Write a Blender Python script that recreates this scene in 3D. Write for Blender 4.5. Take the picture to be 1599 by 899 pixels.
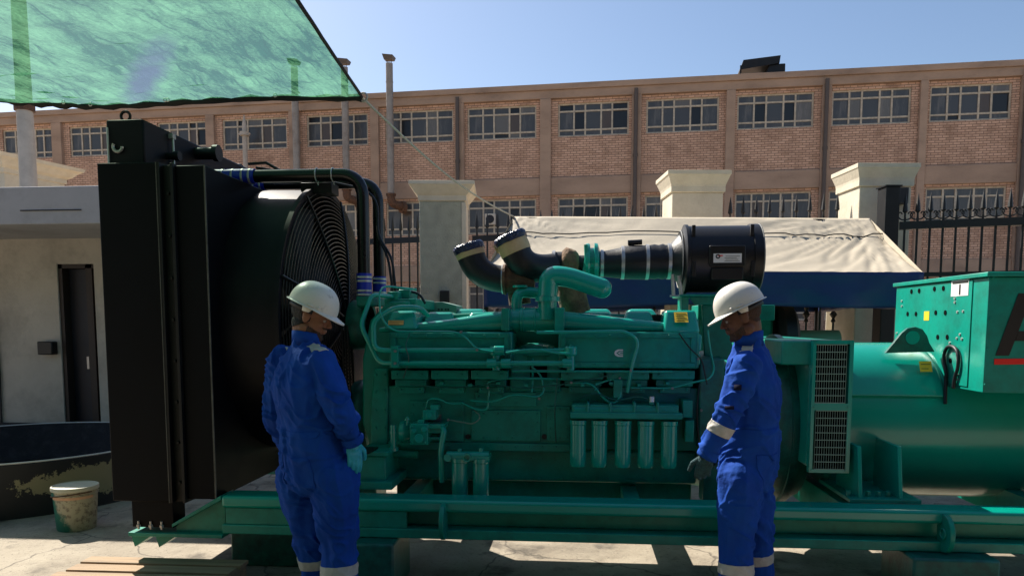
import bpy, bmesh, math, random
from mathutils import Vector, Matrix, noise
rnd = random.Random(7)
S = bpy.context.scene
for o in list(bpy.data.objects): bpy.data.objects.remove(o)
R = math.radians
PI = math.pi

# ------------------------------------------------------------------ camera
CAM_H, FPX, PITCH, YAW = 1.62, 1155.0, 5.0, 5.0
PPX, PPY = 799.5, 604.0
cam_d = bpy.data.cameras.new('camera'); cam = bpy.data.objects.new('camera', cam_d)
S.collection.objects.link(cam); S.camera = cam
cam.location = (0, 0, CAM_H); cam.rotation_euler = (R(90 - PITCH), 0, R(YAW))
cam_d.sensor_width = 36; cam_d.lens = FPX / 1599 * 36
cam_d.shift_y = (PPY - 449.5) / 1599
cam_d.clip_start = 0.05; cam_d.clip_end = 3000

# ------------------------------------------------------------------ light
SUN_DIR = Vector((-0.74, 0.72, 1.0)).normalized()      # towards the sun
SUN_EL = math.asin(SUN_DIR.z); SUN_AZ = math.atan2(SUN_DIR.x, SUN_DIR.y)
W_ = bpy.data.worlds.new('World'); S.world = W_; W_.use_nodes = True
nt = W_.node_tree; nt.nodes.clear()
sky = nt.nodes.new('ShaderNodeTexSky'); sky.sky_type = 'NISHITA'; sky.sun_disc = False
sky.sun_elevation = SUN_EL; sky.sun_rotation = SUN_AZ
sky.altitude = 100; sky.air_density = 1.0; sky.dust_density = 1.1; sky.ozone_density = 2.5
bg = nt.nodes.new('ShaderNodeBackground'); bg.inputs[1].default_value = 0.070
wo = nt.nodes.new('ShaderNodeOutputWorld')
nt.links.new(sky.outputs[0], bg.inputs[0]); nt.links.new(bg.outputs[0], wo.inputs[0])
sun_d = bpy.data.lights.new('sun', 'SUN'); sun = bpy.data.objects.new('sun', sun_d)
S.collection.objects.link(sun); sun_d.energy = 4.7; sun_d.angle = R(0.5); sun_d.color = (1, .93, .82)
sun.rotation_euler = SUN_DIR.to_track_quat('Z', 'Y').to_euler(); sun.location = (-20, 25, 40)
S.view_settings.view_transform = 'Standard'; S.view_settings.look = 'None'
S.view_settings.gamma = 1; S.view_settings.exposure = 1.05
S.cycles.max_bounces = 8
try: S.cycles.use_denoising = True
except Exception: pass

# ------------------------------------------------------------------ photo measurement -> world
_m = cam.rotation_euler.to_matrix()
_Rt, _Up, _Fw = _m @ Vector((1, 0, 0)), _m @ Vector((0, 1, 0)), _m @ Vector((0, 0, -1))
def ray(px, py):
    return _Fw + _Rt * ((px - PPX) / FPX) + _Up * ((PPY - py) / FPX)
def P(px, py, Y):
    d = ray(px, py); t = Y / d.y
    return Vector((d.x * t, Y, CAM_H + d.z * t))
def G(px, py, z=0.0):
    d = ray(px, py); t = (z - CAM_H) / d.z
    return Vector((d.x * t, d.y * t, z))

# ------------------------------------------------------------------ materials
MATS = {}
def nodes_of(name):
    m = bpy.data.materials.new(name); m.use_nodes = True; n = m.node_tree
    return m, n, n.nodes['Principled BSDF'], n.nodes, n.links
def mat(name, col, rough=.6, metal=0, var=.15, scale=6, bump=.1, bscale=60, dirt=None, dirt_amt=.0, dirt_scale=2.5,
        rvar=.1, coat=0, stretch=(1, 1, 1), spec=.5, dirt_edge=.12):
    if name in MATS: return MATS[name]
    m, n, b, N, L = nodes_of(name)
    tc = N.new('ShaderNodeTexCoord'); mp = N.new('ShaderNodeMapping'); mp.inputs['Scale'].default_value = stretch
    L.new(tc.outputs['Object'], mp.inputs[0])
    no = N.new('ShaderNodeTexNoise'); no.inputs['Scale'].default_value = scale; no.inputs['Detail'].default_value = 8
    no.inputs['Roughness'].default_value = .65
    L.new(mp.outputs[0], no.inputs[0])
    mr = N.new('ShaderNodeMapRange'); mr.inputs[1].default_value = .3; mr.inputs[2].default_value = .7
    mr.inputs[3].default_value = 1 - var; mr.inputs[4].default_value = 1 + var
    L.new(no.outputs[0], mr.inputs[0])
    hv = N.new('ShaderNodeHueSaturation'); hv.inputs['Color'].default_value = (*col, 1)
    L.new(mr.outputs[0], hv.inputs['Value'])
    out = hv.outputs[0]
    if dirt:
        n2 = N.new('ShaderNodeTexNoise'); n2.inputs['Scale'].default_value = dirt_scale; n2.inputs['Detail'].default_value = 10
        n2.inputs['Roughness'].default_value = .72
        L.new(mp.outputs[0], n2.inputs[0])
        r2 = N.new('ShaderNodeMapRange'); c = .62 - dirt_amt * .35
        r2.inputs[1].default_value = c - dirt_edge; r2.inputs[2].default_value = c + dirt_edge
        r2.inputs[4].default_value = min(1, .35 + dirt_amt)
        L.new(n2.outputs[0], r2.inputs[0])
        mx = N.new('ShaderNodeMixRGB'); mx.inputs[2].default_value = (*dirt, 1)
        L.new(r2.outputs[0], mx.inputs[0]); L.new(out, mx.inputs[1]); out = mx.outputs[0]
    L.new(out, b.inputs['Base Color'])
    rr = N.new('ShaderNodeMapRange'); rr.inputs[3].default_value = max(.03, rough - rvar); rr.inputs[4].default_value = min(1, rough + rvar)
    L.new(no.outputs[0], rr.inputs[0]); L.new(rr.outputs[0], b.inputs['Roughness'])
    b.inputs['Metallic'].default_value = metal
    b.inputs['Coat Weight'].default_value = coat; b.inputs['Coat Roughness'].default_value = .15
    b.inputs['Specular IOR Level'].default_value = spec
    if bump:
        n3 = N.new('ShaderNodeTexNoise'); n3.inputs['Scale'].default_value = bscale; n3.inputs['Detail'].default_value = 6
        L.new(mp.outputs[0], n3.inputs[0])
        bu = N.new('ShaderNodeBump'); bu.inputs['Strength'].default_value = bump; bu.inputs['Distance'].default_value = .02
        L.new(n3.outputs[0], bu.inputs['Height']); L.new(bu.outputs[0], b.inputs['Normal'])
    MATS[name] = m
    return m
green = mat('green_enamel', (.0012, .29, .212), .36, var=.10, scale=3, bump=.035, bscale=25, rvar=.12, dirt=(.008, .09, .065), dirt_amt=.22, dirt_scale=6, spec=.42)
green_gloss = mat('green_enamel_gloss', (.0012, .335, .252), .24, var=.06, scale=2.5, bump=.03, bscale=14, rvar=.08, coat=.35)
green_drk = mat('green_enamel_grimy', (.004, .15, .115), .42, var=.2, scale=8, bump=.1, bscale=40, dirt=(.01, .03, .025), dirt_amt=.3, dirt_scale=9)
mesh_m = mat('pale_green_mesh', (.26, .42, .34), .5, var=.05, bump=0)
green_pale = mat('green_grey_paint', (.16, .27, .22), .55, var=.08, bump=.04)
black = mat('black_enamel', (.0030, .0036, .0055), .5, var=.2, scale=4, bump=.03, bscale=18, rvar=.1, spec=.12)
black_gl = mat('black_pipe_enamel', (.004, .0042, .005), .28, var=.2, scale=4, bump=.02, bscale=18, rvar=.06)
black_sat = mat('black_satin_steel', (.006, .0065, .008), .5, var=.2, bump=.04, bscale=30, dirt=(.02, .019, .018), dirt_amt=.08, dirt_scale=6, spec=.35)
rubber = mat('black_rubber', (.006, .0065, .009), .5, var=.25, scale=10, bump=.1, bscale=50)
plastic = mat('black_plastic', (.006, .006, .007), .42, var=.15, bump=.02)
steel = mat('bright_steel', (.5, .49, .47), .38, metal=.55, var=.1, bump=.05)
dull_steel = mat('dull_zinc', (.22, .22, .21), .5, metal=.3, var=.15, bump=.05)
black_ring = mat('black_enamel_sky_tint', (.0040, .0036, .0075), .5, spec=.22, var=.2, scale=3, bump=.03, bscale=14, rvar=.1, dirt=(.02, .02, .02), dirt_amt=.06)  # bluish base colour carries a sky reflection on ring and tank
wire = mat('black_wire', (.03, .03, .032), .35, metal=.4, var=.1, bump=0)
rust = mat('rusty_iron', (.16, .075, .04), .85, var=.4, scale=18, bump=.4, bscale=70, dirt=(.05, .03, .02), dirt_amt=.4, dirt_scale=12)
wrap = mat('brown_turbo_wrap', (.20, .12, .065), .9, var=.35, scale=14, bump=.8, bscale=28, dirt=(.06, .04, .03), dirt_amt=.3, dirt_scale=10)
tape = mat('masking_tape', (.58, .42, .22), .6, var=.15, scale=12, bump=.5, bscale=30)
foil = mat('blue_plastic_wrap', (.012, .02, .06), .25, var=.5, scale=25, bump=1.0, bscale=35)
blue_hose = mat('blue_silicone', (.01, .03, .42), .35, var=.1, bump=.02)
yellow = mat('yellow_sticker', (.85, .55, .03), .45, var=.05, bump=0)
orange = mat('orange_sticker', (.75, .42, .12), .45, var=.1, bump=0)
white_lab = mat('white_sticker', (.75, .74, .72), .45, var=.04, bump=0)
ink = mat('black_ink', (.012, .010, .009), .45, var=.05, bump=0)
void_m = mat('unlit_opening', (.002, .002, .002), .9, var=.05, bump=0, spec=.05)
red = mat('red_vinyl', (.85, .015, .01), .4, var=.03, bump=0)
cloth = mat('blue_cotton', (.008, .066, .36), .88, var=.12, scale=9, bump=.35, bscale=22, rvar=.05, spec=.2, dirt=(.008, .03, .27), dirt_amt=.15, dirt_scale=4)
reflective = mat('grey_reflective_tape', (.50, .47, .43), .5, var=.12, scale=30, bump=.2, bscale=60)
skin = mat('skin', (.27, .12, .072), .5, var=.12, scale=20, bump=.1, bscale=90, spec=.35)
skin_b = mat('skin_tanned', (.15, .066, .040), .5, var=.12, scale=20, bump=.1, bscale=90, spec=.35)
hair_m = mat('black_hair', (.008, .007, .006), .6, var=.4, scale=60, bump=1.0, bscale=160, stretch=(1, 1, .2))
beard_m = mat('short_beard', (.075, .038, .024), .8, var=.4, scale=120, bump=.8, bscale=200)
stubble_m = mat('beard_stubble', (.095, .046, .028), .8, var=.4, scale=120, bump=.8, bscale=200)
hat_m = mat('white_helmet_plastic', (.72, .69, .62), .38, var=.05, scale=5, bump=.02, rvar=.1, dirt=(.25, .22, .18), dirt_amt=.02, dirt_scale=22, dirt_edge=.03)
glove_c = mat('cyan_nitrile', (.03, .42, .55), .45, var=.12, scale=20, bump=.3, bscale=40)
glove_t = mat('teal_knit_glove', (.012, .045, .055), .85, var=.35, scale=40, bump=.5, bscale=90, dirt=(.05, .14, .15), dirt_amt=.25, dirt_scale=30)
boot_m = mat('black_leather', (.015, .013, .012), .5, var=.2, bump=.3)
edge_highlight_m = mat('grey_edge_highlight', (.09, .088, .08), .5, var=.5, scale=9, bump=0)  # lighter grey imitates light catching the radiator's upright edges
stucco = mat('grey_green_stucco', (.42, .42, .33), .95, var=.22, scale=14, bump=.9, bscale=40, dirt=(.16, .17, .13), dirt_amt=.2, dirt_scale=7)
cream = mat('cream_render', (.62, .56, .44), .85, var=.08, scale=4, bump=.2, bscale=30, dirt=(.42, .36, .26), dirt_amt=.12, dirt_scale=3)
beige_wall = mat('beige_plaster', (.56, .52, .45), .9, var=.08, scale=3, bump=.35, bscale=24, dirt=(.2, .18, .15), dirt_amt=.14, dirt_scale=1.6)
grey_fascia = mat('grey_painted_fascia', (.42, .42, .43), .8, var=.06, scale=2, bump=.15, dirt=(.22, .22, .22), dirt_amt=.1)
concrete = mat('weathered_concrete', (.42, .295, .215), .9, var=.16, scale=1.6, bump=.3, bscale=9, dirt=(.12, .085, .065), dirt_amt=.22, dirt_scale=.8, stretch=(1, 1, 2.5))
downpipe = mat('brown_painted_pipe', (.09, .07, .06), .6, var=.1, bump=.05)
flue = mat('grey_sheet_flue', (.30, .27, .24), .6, metal=.2, var=.15, scale=3, bump=.15, bscale=12, dirt=(.14, .09, .06), dirt_amt=.1)
pole_m = mat('pale_concrete_pole', (.42, .38, .33), .85, var=.15, scale=5, bump=.2)
win_frame = mat('cream_steel_frame', (.46, .40, .31), .6, var=.3, scale=8, bump=.05)
iron = mat('black_wrought_iron', (.018, .017, .017), .5, var=.2, bump=.1)
tarp_b = mat('beige_tarpaulin', (.43, .375, .285), .75, var=.06, scale=2, bump=.3, bscale=6, dirt=(.38, .33, .25), dirt_amt=.08, dirt_scale=1.6)
tarp_n = mat('navy_tarpaulin', (.010, .03, .13), .5, var=.1, scale=3, bump=.4, bscale=5)
rope_m = mat('pale_rope', (.50, .45, .38), .9, var=.15, scale=30, bump=.4)
hem_m = mat('black_webbing', (.012, .012, .012), .8, var=.2, bump=.2)
dark_int = mat('dark_interior', (.02, .022, .028), .8, var=.2, bump=0)
door_m = mat('navy_painted_door', (.018, .022, .035), .5, var=.1, bump=.05)
frame_m = mat('dark_brown_frame', (.03, .02, .016), .55, var=.1, bump=.05)
radcore = mat('radiator_fins', (.006, .006, .007), .75, var=.2, bump=0)

def glass_mat(name, base, curtain, amt):
    if name in MATS: return MATS[name]
    m, n, b, N, L = nodes_of(name)
    tc = N.new('ShaderNodeTexCoord'); mp = N.new('ShaderNodeMapping'); mp.inputs['Scale'].default_value = (3.2, 1, .5)
    L.new(tc.outputs['Object'], mp.inputs[0])
    no = N.new('ShaderNodeTexNoise'); no.inputs['Scale'].default_value = 1.6; no.inputs['Detail'].default_value = 9
    no.inputs['Roughness'].default_value = .75
    L.new(mp.outputs[0], no.inputs[0])
    cr = N.new('ShaderNodeMapRange'); cr.inputs[1].default_value = .5; cr.inputs[2].default_value = .72; cr.inputs[4].default_value = amt
    L.new(no.outputs[0], cr.inputs[0])
    mx = N.new('ShaderNodeMixRGB'); mx.inputs[1].default_value = (*base, 1); mx.inputs[2].default_value = (*curtain, 1)
    L.new(cr.outputs[0], mx.inputs[0]); L.new(mx.outputs[0], b.inputs['Base Color'])
    b.inputs['Roughness'].default_value = .28
    MATS[name] = m; return m
glass_a = glass_mat('dusty_grey_glass', (.055, .058, .062), (.16, .15, .14), .8)
glass_b = glass_mat('dark_open_pane', (.008, .007, .007), (.02, .018, .016), .3)
glass_c = glass_mat('brown_curtained_pane', (.075, .055, .042), (.12, .1, .08), .5)

glass_d = glass_mat('pale_curtained_pane', (.12, .115, .105), (.24, .22, .2), .9)
def brick_mat():
    m, n, b, N, L = nodes_of('worn_brick')
    tc = N.new('ShaderNodeTexCoord'); sp = N.new('ShaderNodeSeparateXYZ'); cb = N.new('ShaderNodeCombineXYZ')
    ad = N.new('ShaderNodeMath'); ad.operation = 'ADD'
    L.new(tc.outputs['Object'], sp.inputs[0]); L.new(sp.outputs[0], ad.inputs[0]); L.new(sp.outputs[1], ad.inputs[1])
    L.new(ad.outputs[0], cb.inputs[0]); L.new(sp.outputs[2], cb.inputs[1])
    # slight wobble so that courses are not ruler-straight
    wn = N.new('ShaderNodeTexNoise'); wn.inputs['Scale'].default_value = 1.3
    L.new(tc.outputs['Object'], wn.inputs[0])
    wm = N.new('ShaderNodeVectorMath'); wm.operation = 'SCALE'; wm.inputs[3].default_value = .03
    L.new(wn.outputs[1], wm.inputs[0])
    wa = N.new('ShaderNodeVectorMath'); wa.operation = 'ADD'; L.new(cb.outputs[0], wa.inputs[0]); L.new(wm.outputs[0], wa.inputs[1])
    bt = N.new('ShaderNodeTexBrick'); bt.inputs['Scale'].default_value = 1
    bt.inputs['Brick Width'].default_value = .25; bt.inputs['Row Height'].default_value = .088
    bt.inputs['Mortar Size'].default_value = .011; bt.inputs['Mortar Smooth'].default_value = .3
    bt.inputs['Color1'].default_value = (.66, .43, .31, 1); bt.inputs['Color2'].default_value = (.48, .30, .21, 1)
    bt.inputs['Mortar'].default_value = (.20, .125, .085, 1); bt.inputs['Bias'].default_value = -.1
    L.new(wa.outputs[0], bt.inputs[0])
    n2 = N.new('ShaderNodeTexNoise'); n2.inputs['Scale'].default_value = .9; n2.inputs['Detail'].default_value = 10; n2.inputs['Roughness'].default_value = .7
    L.new(tc.outputs['Object'], n2.inputs[0])
    r2 = N.new('ShaderNodeMapRange'); r2.inputs[1].default_value = .5; r2.inputs[2].default_value = .68; r2.inputs[4].default_value = .75
    L.new(n2.outputs[0], r2.inputs[0])
    mx = N.new('ShaderNodeMixRGB'); mx.inputs[2].default_value = (.26, .155, .105, 1)
    L.new(r2.outputs[0], mx.inputs[0]); L.new(bt.outputs[0], mx.inputs[1])
    L.new(mx.outputs[0], b.inputs['Base Color']); b.inputs['Roughness'].default_value = .95
    bu = N.new('ShaderNodeBump'); bu.inputs['Strength'].default_value = .6; bu.inputs['Distance'].default_value = .02; bu.invert = True
    L.new(bt.outputs[1], bu.inputs['Height']); L.new(bu.outputs[0], b.inputs['Normal'])
    return m
brick = brick_mat()

def ground_mat():
    m, n, b, N, L = nodes_of('stained_concrete_ground')
    tc = N.new('ShaderNodeTexCoord')
    def nz(s, d=10, r=.65):
        x = N.new('ShaderNodeTexNoise'); x.inputs['Scale'].default_value = s; x.inputs['Detail'].default_value = d; x.inputs['Roughness'].default_value = r
        L.new(tc.outputs['Object'], x.inputs[0]); return x.outputs[0]
    cr = N.new('ShaderNodeValToRGB'); e = cr.color_ramp.elements
    e[0].position = .3; e[0].color = (.27, .225, .17, 1); e[1].position = .7; e[1].color = (.40, .345, .27, 1)
    L.new(nz(1.7), cr.inputs[0])
    mr = N.new('ShaderNodeMapRange'); mr.inputs[1].default_value = .47; mr.inputs[2].default_value = .62; mr.inputs[4].default_value = .7
    L.new(nz(.9, 12, .75), mr.inputs[0])
    mx = N.new('ShaderNodeMixRGB'); mx.inputs[2].default_value = (.13, .105, .08, 1)
    L.new(mr.outputs[0], mx.inputs[0]); L.new(cr.outputs[0], mx.inputs[1])
    sp = nz(38, 4, .6); r3 = N.new("ShaderNodeMapRange"); r3.inputs[1].default_value = .60; r3.inputs[2].default_value = .68; r3.inputs[4].default_value = .7
    L.new(sp, r3.inputs[0])
    m2 = N.new('ShaderNodeMixRGB'); m2.inputs[2].default_value = (.07, .06, .05, 1)
    L.new(r3.outputs[0], m2.inputs[0]); L.new(mx.outputs[0], m2.inputs[1])
    # cracks
    vo = N.new('ShaderNodeTexVoronoi'); vo.feature = 'DISTANCE_TO_EDGE'; vo.inputs['Scale'].default_value = .8
    wv = N.new('ShaderNodeTexNoise'); wv.inputs['Scale'].default_value = 2.5; wv.inputs['Detail'].default_value = 6
    L.new(tc.outputs['Object'], wv.inputs[0])
    av = N.new('ShaderNodeVectorMath'); av.operation = 'MULTIPLY_ADD'; av.inputs[1].default_value = (.35, .35, .35)
    L.new(wv.outputs[1], av.inputs[0]); L.new(tc.outputs['Object'], av.inputs[2]); L.new(av.outputs[0], vo.inputs[0])
    r4 = N.new('ShaderNodeMapRange'); r4.inputs[1].default_value = .0; r4.inputs[2].default_value = .009; r4.inputs[3].default_value = .8; r4.inputs[4].default_value = 0
    L.new(vo.outputs[0], r4.inputs[0])
    ro = N.new('ShaderNodeMapRange'); ro.inputs[1].default_value = .58; ro.inputs[2].default_value = .66; ro.inputs[4].default_value = .75
    L.new(nz(2.6, 7, .55), ro.inputs[0])
    mo = N.new('ShaderNodeMixRGB'); mo.inputs[2].default_value = (.075, .062, .05, 1); L.new(ro.outputs[0], mo.inputs[0]); L.new(m2.outputs[0], mo.inputs[1]); m2 = mo
    m3 = N.new('ShaderNodeMixRGB'); m3.inputs[2].default_value = (.06, .05, .04, 1)
    L.new(r4.outputs[0], m3.inputs[0]); L.new(m2.outputs[0], m3.inputs[1])
    L.new(m3.outputs[0], b.inputs['Base Color']); b.inputs['Roughness'].default_value = .9
    bu = N.new('ShaderNodeBump'); bu.inputs['Strength'].default_value = .5; bu.inputs['Distance'].default_value = .02
    L.new(nz(22), bu.inputs['Height']); L.new(bu.outputs[0], b.inputs['Normal'])
    return m
ground_m = ground_mat()

# ------------------------------------------------------------------ mesh builder
class MB:
    def __init__(s): s.v = []; s.f = []
    def add(s, vs, fs):
        k = len(s.v); s.v += [tuple(v) for v in vs]; s.f += [tuple(k + i for i in f) for f in fs]; return s
    def box(s, x0, x1, y0, y1, z0, z1):
        x0, x1 = min(x0, x1), max(x0, x1); y0, y1 = min(y0, y1), max(y0, y1); z0, z1 = min(z0, z1), max(z0, z1)
        return s.hexa([(x0, y0, z0), (x1, y0, z0), (x1, y1, z0), (x0, y1, z0), (x0, y0, z1), (x1, y0, z1), (x1, y1, z1), (x0, y1, z1)])
    def hexa(s, c):
        return s.add(c, [(0, 3, 2, 1), (4, 5, 6, 7), (0, 1, 5, 4), (1, 2, 6, 5), (2, 3, 7, 6), (3, 0, 4, 7)])
    def pbox(s, x0, y0, x1, y1, Y0, Y1):
        xm, ym = (x0 + x1) / 2, (y0 + y1) / 2
        return s.box(P(x0, ym, Y0).x, P(x1, ym, Y0).x, Y0, Y1, P(xm, y1, Y0).z, P(xm, y0, Y0).z)
    def prism(s, pts, d):                      # planar polygon (Vectors) extruded along d
        n = len(pts); d = Vector(d); vs = [Vector(p) for p in pts] + [Vector(p) + d for p in pts]
        fs = [tuple(range(n))[::-1], tuple(range(n, 2 * n))] + [(i, (i + 1) % n, n + (i + 1) % n, n + i) for i in range(n)]
        return s.add(vs, fs)
    def pprism(s, pix, Y, depth):              # outline on the plane y=Y, given depth
        return s.prism([P(a, b, Y) for a, b in pix], (0, depth, 0))
    def rings(s, rings, cap0=True, cap1=True, closed=False):
        n = len(rings[0]); vs = [v for r in rings for v in r]; fs = []
        m = len(rings)
        for i in range(m if closed else m - 1):
            j = (i + 1) % m
            for k in range(n):
                fs.append((i * n + k, i * n + (k + 1) % n, j * n + (k + 1) % n, j * n + k))
        if not closed:
            if cap0: fs.append(tuple(range(n))[::-1])
            if cap1: fs.append(tuple(range((m - 1) * n, m * n)))
        return s.add(vs, fs)
    def tube(s, pts, r, seg=12, closed=False, caps=True):
        pts = [Vector(p) for p in pts]; n = len(pts)
        rs = r if isinstance(r, (list, tuple)) else [r] * n
        T = []
        for i in range(n):
            a = pts[(i - 1) % n] if (closed or i > 0) else pts[i]; b = pts[(i + 1) % n] if (closed or i < n - 1) else pts[i]
            T.append((b - a).normalized())
        up = Vector((0, 0, 1)) if abs(T[0].z) < .9 else Vector((0, 1, 0))
        u = T[0].cross(up).normalized(); rr = []
        for i in range(n):
            u = (u - T[i] * u.dot(T[i])).normalized(); w = T[i].cross(u)
            rr.append([pts[i] + (u * math.cos(2 * PI * k / seg) + w * math.sin(2 * PI * k / seg)) * rs[i] for k in range(seg)])
        return s.rings(rr, caps, caps, closed)
    def cyl(s, p0, p1, r0, r1=None, seg=24): return s.tube([p0, p1], [r0, r0 if r1 is None else r1], seg)
    def lathe(s, prof, o, axis='X', seg=32, cap=True):   # prof: (along, radius)
        o = Vector(o); A = {'X': Vector((1, 0, 0)), 'Y': Vector((0, 1, 0)), 'Z': Vector((0, 0, 1))}[axis]
        U = Vector((0, 1, 0)) if axis == 'X' else Vector((1, 0, 0)); Wv = A.cross(U)
        rr = [[o + A * a + (U * math.cos(2 * PI * k / seg) + Wv * math.sin(2 * PI * k / seg)) * r for k in range(seg)] for a, r in prof]
        return s.rings(rr, cap, cap)
    def tor(s, o, R_, r, axis='X', seg=48, ms=6, a0=0, a1=None):
        o = Vector(o); A = {'X': Vector((1, 0, 0)), 'Y': Vector((0, 1, 0)), 'Z': Vector((0, 0, 1))}[axis]
        U = Vector((0, 1, 0)) if axis == 'X' else Vector((1, 0, 0)); Wv = A.cross(U)
        cl = a1 is None; e = 2 * PI if cl else a1
        n = seg if cl else seg + 1
        pts = [o + (U * math.cos(a0 + (e - a0) * k / seg) + Wv * math.sin(a0 + (e - a0) * k / seg)) * R_ for k in range(n)]
        return s.tube(pts, r, ms, closed=cl)
    def ell(s, c, r, seg=16, M=None):
        c = Vector(c); rr = []; h = seg // 2
        for i in range(h + 1):
            t = PI * i / h; z = -math.cos(t); q = max(math.sin(t), .02)
            ring = [Vector((r[0] * q * math.cos(2 * PI * k / seg), r[1] * q * math.sin(2 * PI * k / seg), r[2] * z)) for k in range(seg)]
            rr.append([c + (M @ p if M else p) for p in ring])
        return s.rings(rr)
    def cap(s, p0, p1, r0, r1=None, seg=12, sq=None):       # capsule, optional squash matrix
        p0, p1 = Vector(p0), Vector(p1); r1 = r0 if r1 is None else r1
        d = (p1 - p0).normalized(); pts = []; rs = []
        for a in (-80, -50, -25, 0): pts.append(p0 + d * r0 * math.sin(R(a))); rs.append(r0 * math.cos(R(a)))
        for a in (0, 25, 50, 80): pts.append(p1 + d * r1 * math.sin(R(a))); rs.append(r1 * math.cos(R(a)))
        return s.tube(pts, rs, seg)
    def mesh(s, name):
        me = bpy.data.meshes.new(name); me.from_pydata(s.v, [], s.f); 
        b = bmesh.new(); b.from_mesh(me); bmesh.ops.recalc_face_normals(b, faces=b.faces); b.to_mesh(me); b.free()
        return me
    def pieces(s):
        par = list(range(len(s.v)))
        def fd(a):
            while par[a] != a: par[a] = par[par[a]]; a = par[a]
            return a
        for f in s.f:
            for i in f[1:]: par[fd(i)] = fd(f[0])
        grp = {}
        for i in range(len(s.v)): grp.setdefault(fd(i), []).append(i)
        isl = []
        for g_ in grp.values():
            c = [s.v[i] for i in g_]; isl.append([set(g_), [min(q[a] for q in c) - .004 for a in range(3)], [max(q[a] for q in c) + .004 for a in range(3)]])
        merged = True
        while merged:
            merged = False
            for i in range(len(isl)):
                for j in range(i + 1, len(isl)):
                    a, b = isl[i], isl[j]
                    if all(a[1][k] <= b[2][k] and b[1][k] <= a[2][k] for k in range(3)):
                        isl[i] = [a[0] | b[0], [min(a[1][k], b[1][k]) for k in range(3)], [max(a[2][k], b[2][k]) for k in range(3)]]; isl.pop(j); merged = True; break
                if merged: break
        out = []
        for g_, _, _ in isl:
            ix = sorted(g_); mp = {o: n for n, o in enumerate(ix)}; m = MB(); m.v = [s.v[i] for i in ix]; m.f = [tuple(mp[i] for i in f) for f in s.f if f[0] in g_]; out.append(m)
        return out
    def build(s, name, material, parent=None, bevel=0, smooth=35, org=None, seg=2):
        if name in SPLIT:
            ps = s.pieces()
            if len(ps) > 1: return [p.build1(name, material, parent, bevel, smooth, org, seg) for p in ps][0]
        return s.build1(name, material, parent, bevel, smooth, org, seg)
    def build1(s, name, material, parent=None, bevel=0, smooth=35, org=None, seg=2):
        if org is not None:
            o_ = Vector(org); s.v = [tuple(Vector(v) - o_) for v in s.v]
        me = s.mesh(name); return link(name, me, material, parent, bevel, smooth, org, seg)
SPLIT = {'cover_bolts', 'blue_hose', 'valve_block', 'radiator_foot', 'pane', 'pipe_joint', 'hose_clamp', 'pipe_strap', 'foot_bolt', 'core_plug', 'knockout_hole', 'latch', 'grommet', 'canopy_post',
         'water_rail', 'cleaner_stay', 'manifold_flange', 'filler_neck', 'leg', 'coupling_bolt', 'nose_plate', 'rear_bracket', 'turbo_shaft_casing', 'screw', 'box_holes', 'cleaner_rim', 'sight_glass', 'drive_belt', 'vent_hose'}
WL = {}
def link(name, me, material, parent=None, bevel=0, smooth=35, org=None, seg=2):
    ob = bpy.data.objects.new(name, me); S.collection.objects.link(ob)
    if material and not me.materials: me.materials.append(material)
    if smooth:
        me.shade_smooth(); me.set_sharp_from_angle(angle=R(smooth))
    if bevel:
        md = ob.modifiers.new('bevel', 'BEVEL'); md.width = bevel; md.segments = seg; md.limit_method = 'ANGLE'; md.angle_limit = R(40)
        md.use_clamp_overlap = True; md.harden_normals = False
    wl = Vector(org) if org is not None else Vector((0, 0, 0))
    if parent:
        ob.parent = parent; ob.location = wl - WL.get(parent, Vector((0, 0, 0)))
    else: ob.location = wl
    WL[ob] = wl
    return ob
def root(name, label, cat, loc, rz=0, group=None):
    o = bpy.data.objects.new(name, None); S.collection.objects.link(o); o.location = loc; o.rotation_euler = (0, 0, rz)
    o.empty_display_size = .2
    o['label'] = label; o['category'] = cat
    if group: o['group'] = group
    WL[o] = Vector(loc) if rz == 0 else Vector((0, 0, 0))
    return o
def tag(o, label, cat, group=None):
    o['label'] = label; o['category'] = cat
    if group: o['group'] = group
    return o
def fillet(pts, r, n=6):
    pts = [Vector(p) for p in pts]; out = [pts[0]]
    for i in range(1, len(pts) - 1):
        a, b, c = pts[i - 1], pts[i], pts[i + 1]; d0 = (a - b); d1 = (c - b)
        q = min(r, d0.length * .48, d1.length * .48); p0 = b + d0.normalized() * q; p1 = b + d1.normalized() * q
        for k in range(n + 1):
            t = k / n; out.append(p0 * (1 - t) ** 2 + b * 2 * t * (1 - t) + p1 * t * t)
    out.append(pts[-1]); return out
def PT(*t): return [P(*q) for q in t]
def copy_part(ob, parent, wloc):
    c = ob.copy(); S.collection.objects.link(c); c.parent = parent
    WL[c] = Vector(wloc); c.location = Vector(wloc) - WL.get(parent, Vector((0, 0, 0)))
    return c

# ------------------------------------------------------------------ ground
g = MB(); 
g.add([(-1500, -1500, 0), (1500, -1500, 0), (1500, 1500, 0), (-1500, 1500, 0)], [(0, 1, 2, 3)])
go = g.build('ground', ground_m, smooth=0); go['kind'] = 'structure'
bounce_m = mat('warm_bounce_soil', (.50, .36, .235), .95, var=.2, scale=1.5, bump=.5, bscale=8, dirt=(.32, .23, .15), dirt_amt=.2, dirt_scale=.6)
g = MB(); g.add([(-90, 13.6, .004), (90, 13.6, .004), (90, 60, .004), (-90, 60, .004)], [(0, 1, 2, 3)])  # soil sheet added to bounce warm light onto the factory front
go = g.build('bounce_ground', bounce_m, smooth=0); go['kind'] = 'structure'
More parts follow.
